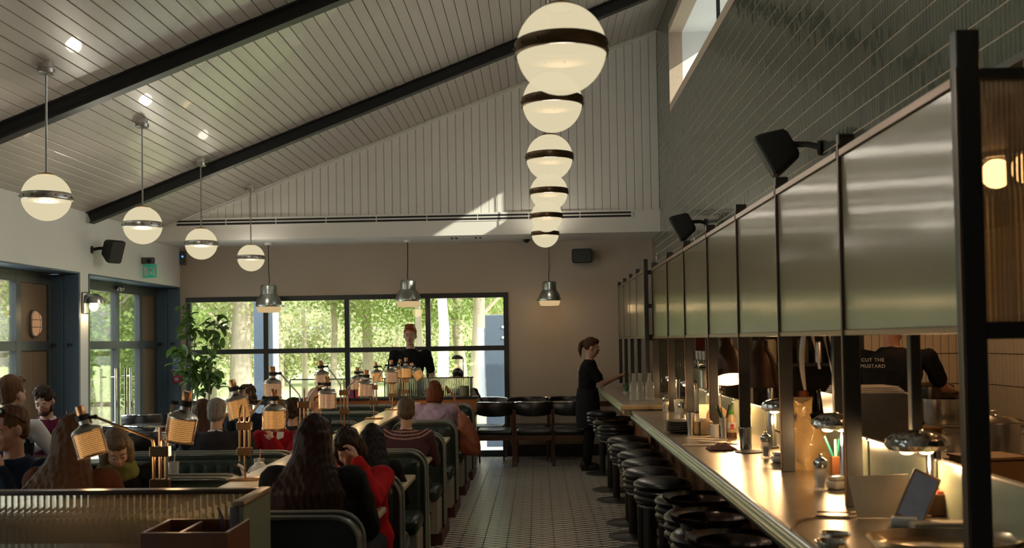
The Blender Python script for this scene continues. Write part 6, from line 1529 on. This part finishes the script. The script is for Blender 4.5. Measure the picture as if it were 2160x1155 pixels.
for k in range(60): inst('leaf', lfm, e, (rd.uniform(-.13, .13), rd.uniform(-.03, .03), rd.uniform(-.5, 0)), (rd.uniform(-1.5, 1.5), rd.uniform(-1.5, 1.5), rd.uniform(0, 6)))
MB().box(-.17, .17, -.03, .03, .02, .05).build('hanging_bar', STEELK, e, smooth=0)
# warm kitchen ceiling lamps
for i, (x, y) in enumerate(((2.8, 5.0), (2.9, 7.4), (2.6, 3.2))):
    e = empty('kitchen_ceiling_lamp', (x, y, 2.70), 0, ['round kitchen ceiling lamp over the middle of the kitchen', 'round kitchen ceiling lamp over the range', 'round kitchen ceiling lamp nearest the viewer'][i], 'ceiling lamp', 'kitchen ceiling lamps')
    MB().lathe([(.10, .02), (.10, -.01), (.085, -.015)], n=24).build('housing', STEEL, e); MB().lathe([(.001, -.013), (.085, -.013)], n=24).build('diffuser', emis('kitchen_diffuser', (1, .62, .30), 4), e)
    plamp('kitchen_bulb', (0, 0, -.1), 24, (1, .55, .25), .09, e)
# ================================================================== table things on the left
def tumbler(x, y, z, lab, straw=None, r=.036, h=.13):
    e = empty('tumbler', (x, y, z), 0, lab, 'glass', 'glasses on the booth tables')
    MB().lathe([(.001, .002), (r*.8, .002), (r, h), (r*.96, h), (r*.76, .008), (.001, .008)], n=22).build('glass', mat('milky_glass', (.42, .44, .40), .1, spec=.9, alpha=.5), e)
    if straw: MB().tube([(-.01, 0, .01), (.012, 0, h+.06)], .004, 6).build('straw', straw, e)
STR = bpy.data.materials.new('striped_straw'); STR.use_nodes = True
def strw():
    n = STR.node_tree.nodes; l = STR.node_tree.links; tc = n.new('ShaderNodeTexCoord'); w = n.new('ShaderNodeTexWave'); w.inputs['Scale'].default_value = 30; w.bands_direction = 'DIAGONAL'; l.new(tc.outputs['Object'], w.inputs[0])
    r = n.new('ShaderNodeValToRGB'); r.color_ramp.interpolation = 'CONSTANT'; r.color_ramp.elements[0].color = (.5, .02, .03, 1); r.color_ramp.elements[1].position = .5; r.color_ramp.elements[1].color = (.6, .55, .5, 1); l.new(w.outputs[0], r.inputs[0]); l.new(r.outputs[0], n['Principled BSDF'].inputs[0])
strw()
PS = mat('pale_straw', (.45, .40, .32), .5)
def ontab(px, py): return atZ(px, py, .75)
p = atY(366, 985, 6.35); tumbler(p.x, 6.35, .751, 'tall tumbler with a pale straw on the table left of the teapot', PS)
p = atY(470, 985, 6.25); e = empty('teapot', (p.x+.22, 6.30, .751), 0, 'white teapot with a spout to the left behind the brass lamp', 'teapot')
MB().lathe([(.001, 0), (.045, 0), (.075, .03), (.08, .06), (.06, .10), (.035, .115), (.001, .115)], n=26).build('pot', WHITEC, e)
MB().lathe([(.036, .112), (.03, .125), (.012, .132), (.008, .14), (.013, .15), (.001, .156)], n=20).build('lid', WHITEC, e)
MB().tube([(-.06, 0, .04), (-.10, 0, .06), (-.115, 0, .10), (-.14, 0, .115)], [.020, .016, .012, .010], 10).build('spout', WHITEC, e)
MB().tube([(.07, 0, .09), (.11, 0, .09), (.12, 0, .06), (.10, 0, .03), (.075, 0, .03)], .007, 8).build('handle', WHITEC, e)
p = atY(460, 975, 6.5); tumbler(-1.85, 6.5, .751, 'small tumbler with a red striped straw leaning by the shelf', STR)
tumbler(-2.35, 5.12, .751, 'tumbler behind the near partition beside the leaning person', PS); tumbler(-2.62, 5.0, .751, 'tumbler with a striped straw behind the near partition', STR)
e = empty('plate', (-2.5, 4.98, .751), 0, 'white plate of food on the table behind the near partition', 'plate')
MB().lathe([(.001, .004), (.08, .004), (.12, .016), (.122, .02), (.08, .010), (.001, .010)], n=26).build('dish', WHITEC, e)
q = MB(); rd = random.Random(7)
for k in range(12): q.sph((rd.uniform(-.06, .06), rd.uniform(-.06, .06), .02+rd.uniform(0, .015)), (.018, .014, .012), 8, 5)
o = q.build('food', mat('golden_food', (.40, .22, .06), .6), e); o['kind'] = 'stuff'
for i, (y, lab) in enumerate(((6.45, 'black condiment caddy on the aisle table before the black haired person'), (7.75, 'dark condiment caddy on the aisle table beside the patterned jumper'))):
    x = -1.30 if i else -1.34; e = empty('condiment_caddy', (x, y, .751), 0, lab, 'caddy', 'condiment caddies')
    MB().rbox(-.05, .05, -.04, .04, 0, .05, .004, 1).build('box', WOODR, e)
    for k in range(4): MB().lathe([(.001, .01), (.012, .01), (.012, .10), (.006, .12), (.006, .14), (.001, .14)], (-.03+.02*k, .01*(k % 2), 0), 12).build('bottle', [RUBBER, mat('dark_jar', (.03, .03, .02), .3), mat('red_ink', (.4, .02, .02), .5), STEEL][k], e)
e = empty('hair_clip_stand', (0, 0, 0)) if False else None
# small things on the left tables
for i, (x, y, m_, h, lab, cat) in enumerate(((-4.58, 9.5, mat('navy_bottle', (.015, .025, .05), .2), .26, 'dark blue slim bottle standing before the glass door', 'bottle'), (-4.42, 9.45, mat('terracotta', (.25, .08, .04), .6), .07, 'small terracotta pot beside the dark blue bottle', 'pot'), (-4.30, 9.52, mat('raspberry', (.40, .02, .06), .4), .06, 'raspberry red tub on the small dark table', 'tub'), (-3.70, 9.5, WHITEC, .09, 'white napkin cone on the small pale table', 'napkin'), (-4.2, 11.0, RUBBER, .12, 'black menu stand on the far left table', 'menu stand'))):
    r_ = .03 if h < .2 else .022; lt('table_item' if i > 2 else ['slim_bottle', 'small_pot', 'small_tub'][i], [(.001, 0), (r_, 0), (r_*1.1, h*.6), (r_*.5, h*.8), (r_*.5, h), (.001, h)] if i in (0, 3) else [(.001, 0), (r_, 0), (r_*1.25, h), (r_*1.1, h), (.001, h*.8)], m_, (x, y, .751), lab, cat, 16)
p = atX(300, 905, -3.9)
# bag hanging from the lilac hoodie's shoulder
p = atY(985, 905, 10.0); e = empty('shoulder_bag', (p.x, 10.05, 0), 0, 'rust brown leather shoulder bag hanging at the aisle beside the lilac hoodie', 'bag')
LB_ = mat('rust_leather', (.20, .055, .018), .45, bump=.2, bscale=60)
q = MB(); rings = []
for z, w, t, dx in ((.50, .11, .03, .03), (.53, .16, .06, .03), (.62, .17, .07, .02), (.74, .15, .06, 0), (.86, .10, .04, -.035), (.93, .05, .025, -.06)): rings.append([(dx+w*cos(a)*.66, t*sin(a), z-.02) for a in [2*pi*k/20 for k in range(20)]])
q.loft(rings); union(q, 'pouch', LB_, e, .010, 3, noise=.006)
sh = atY(948, 826, 10.2); MB().tube([(-.07, 0, .90), (sh.x-p.x+.05, .05, 1.08), (sh.x-p.x-.03, .12, 1.17), (sh.x-p.x-.02, .25, 1.1)], .012, 8).build('strap', LB_, e)
# ================================================================== potted fig by the window
e = empty('fiddle_leaf_fig', (-4.66, 13.35, 0), 0, 'tall leafy fig plant in the back left corner by the window', 'plant')
MB().lathe([(.001, 0), (.16, 0), (.20, .38), (.185, .38), (.15, .02), (.001, .02)], n=26).build('pot', mat('charcoal_pot', (.05, .05, .05), .6), e)
o = MB().lathe([(.001, .345), (.182, .345)], n=20).build('soil', mat('soil', (.03, .02, .012), .9), e)
STM = mat('fig_stem', (.22, .19, .12), .8)
def wp(px, py): c = atY(px, py, 13.35); return Vector((c.x+4.66, 0, c.z))
stems = [[wp(408, 880), wp(404, 790), wp(398, 700), wp(392, 640)], [wp(418, 880), wp(414, 800), wp(410, 740), wp(412, 690)], [wp(440, 880), wp(442, 800), wp(446, 740), wp(452, 690), wp(463, 676)]]
for s_ in stems: MB().tube([(s_[0].x*.3, 0, .34), (s_[0].x*.8, .01, .6)]+[tuple(v) for v in s_], [.016, .014]+[.012-.002*i for i in range(len(s_))], 8).build('stem', STM, e)
FIG = leafmat('fig_leaves', (.10, .18, .035))
q = MB(); b_ = 0; nL = 5
for i in range(nL+1):
    t = i/nL; w = .052*sin(pi*min(1, t*.85+.10))**.8*(1.1 if t > .5 else .9); z = -.03*(2*t-1)**2+.0; q.v += [(-w, t*.19, z+.018), (0, t*.19, z), (w, t*.19, z+.018)]
for i in range(nL): a_ = i*3; q.f += [(a_, a_+1, a_+4, a_+3), (a_+1, a_+2, a_+5, a_+4)]
fl_ = q.mesh('fig_leaf', FIG, 60); rd = random.Random(31)
spots = []
for px, py, sx, sy, n in ((393, 650, 8, 18, 8), (400, 690, 17, 26, 24), (395, 735, 20, 20, 16), (450, 695, 16, 22, 18), (462, 680, 8, 10, 6), (440, 720, 16, 16, 10), (410, 775, 26, 28, 38), (440, 775, 22, 30, 34), (428, 800, 24, 22, 22), (420, 825, 10, 8, 6), (452, 800, 8, 16, 8), (376, 735, 10, 5, 4)):
    for _ in range(n): spots.append((px+rd.gauss(0, .5)*sx, py+rd.gauss(0, .5)*sy))
for px, py in spots:
    v = wp(px, py); a = rd.uniform(0, 6.28); tl = rd.uniform(-1.3, .5); s_ = rd.uniform(.65, 1.05)
    inst('leaf', fl_, e, (v.x, rd.uniform(-.16, .16), v.z), (tl, rd.uniform(-.5, .5), a), (s_, s_, s_))

bpy.data.batch_remove(TMPO+DEAD); bpy.data.scenes.remove(WORK)
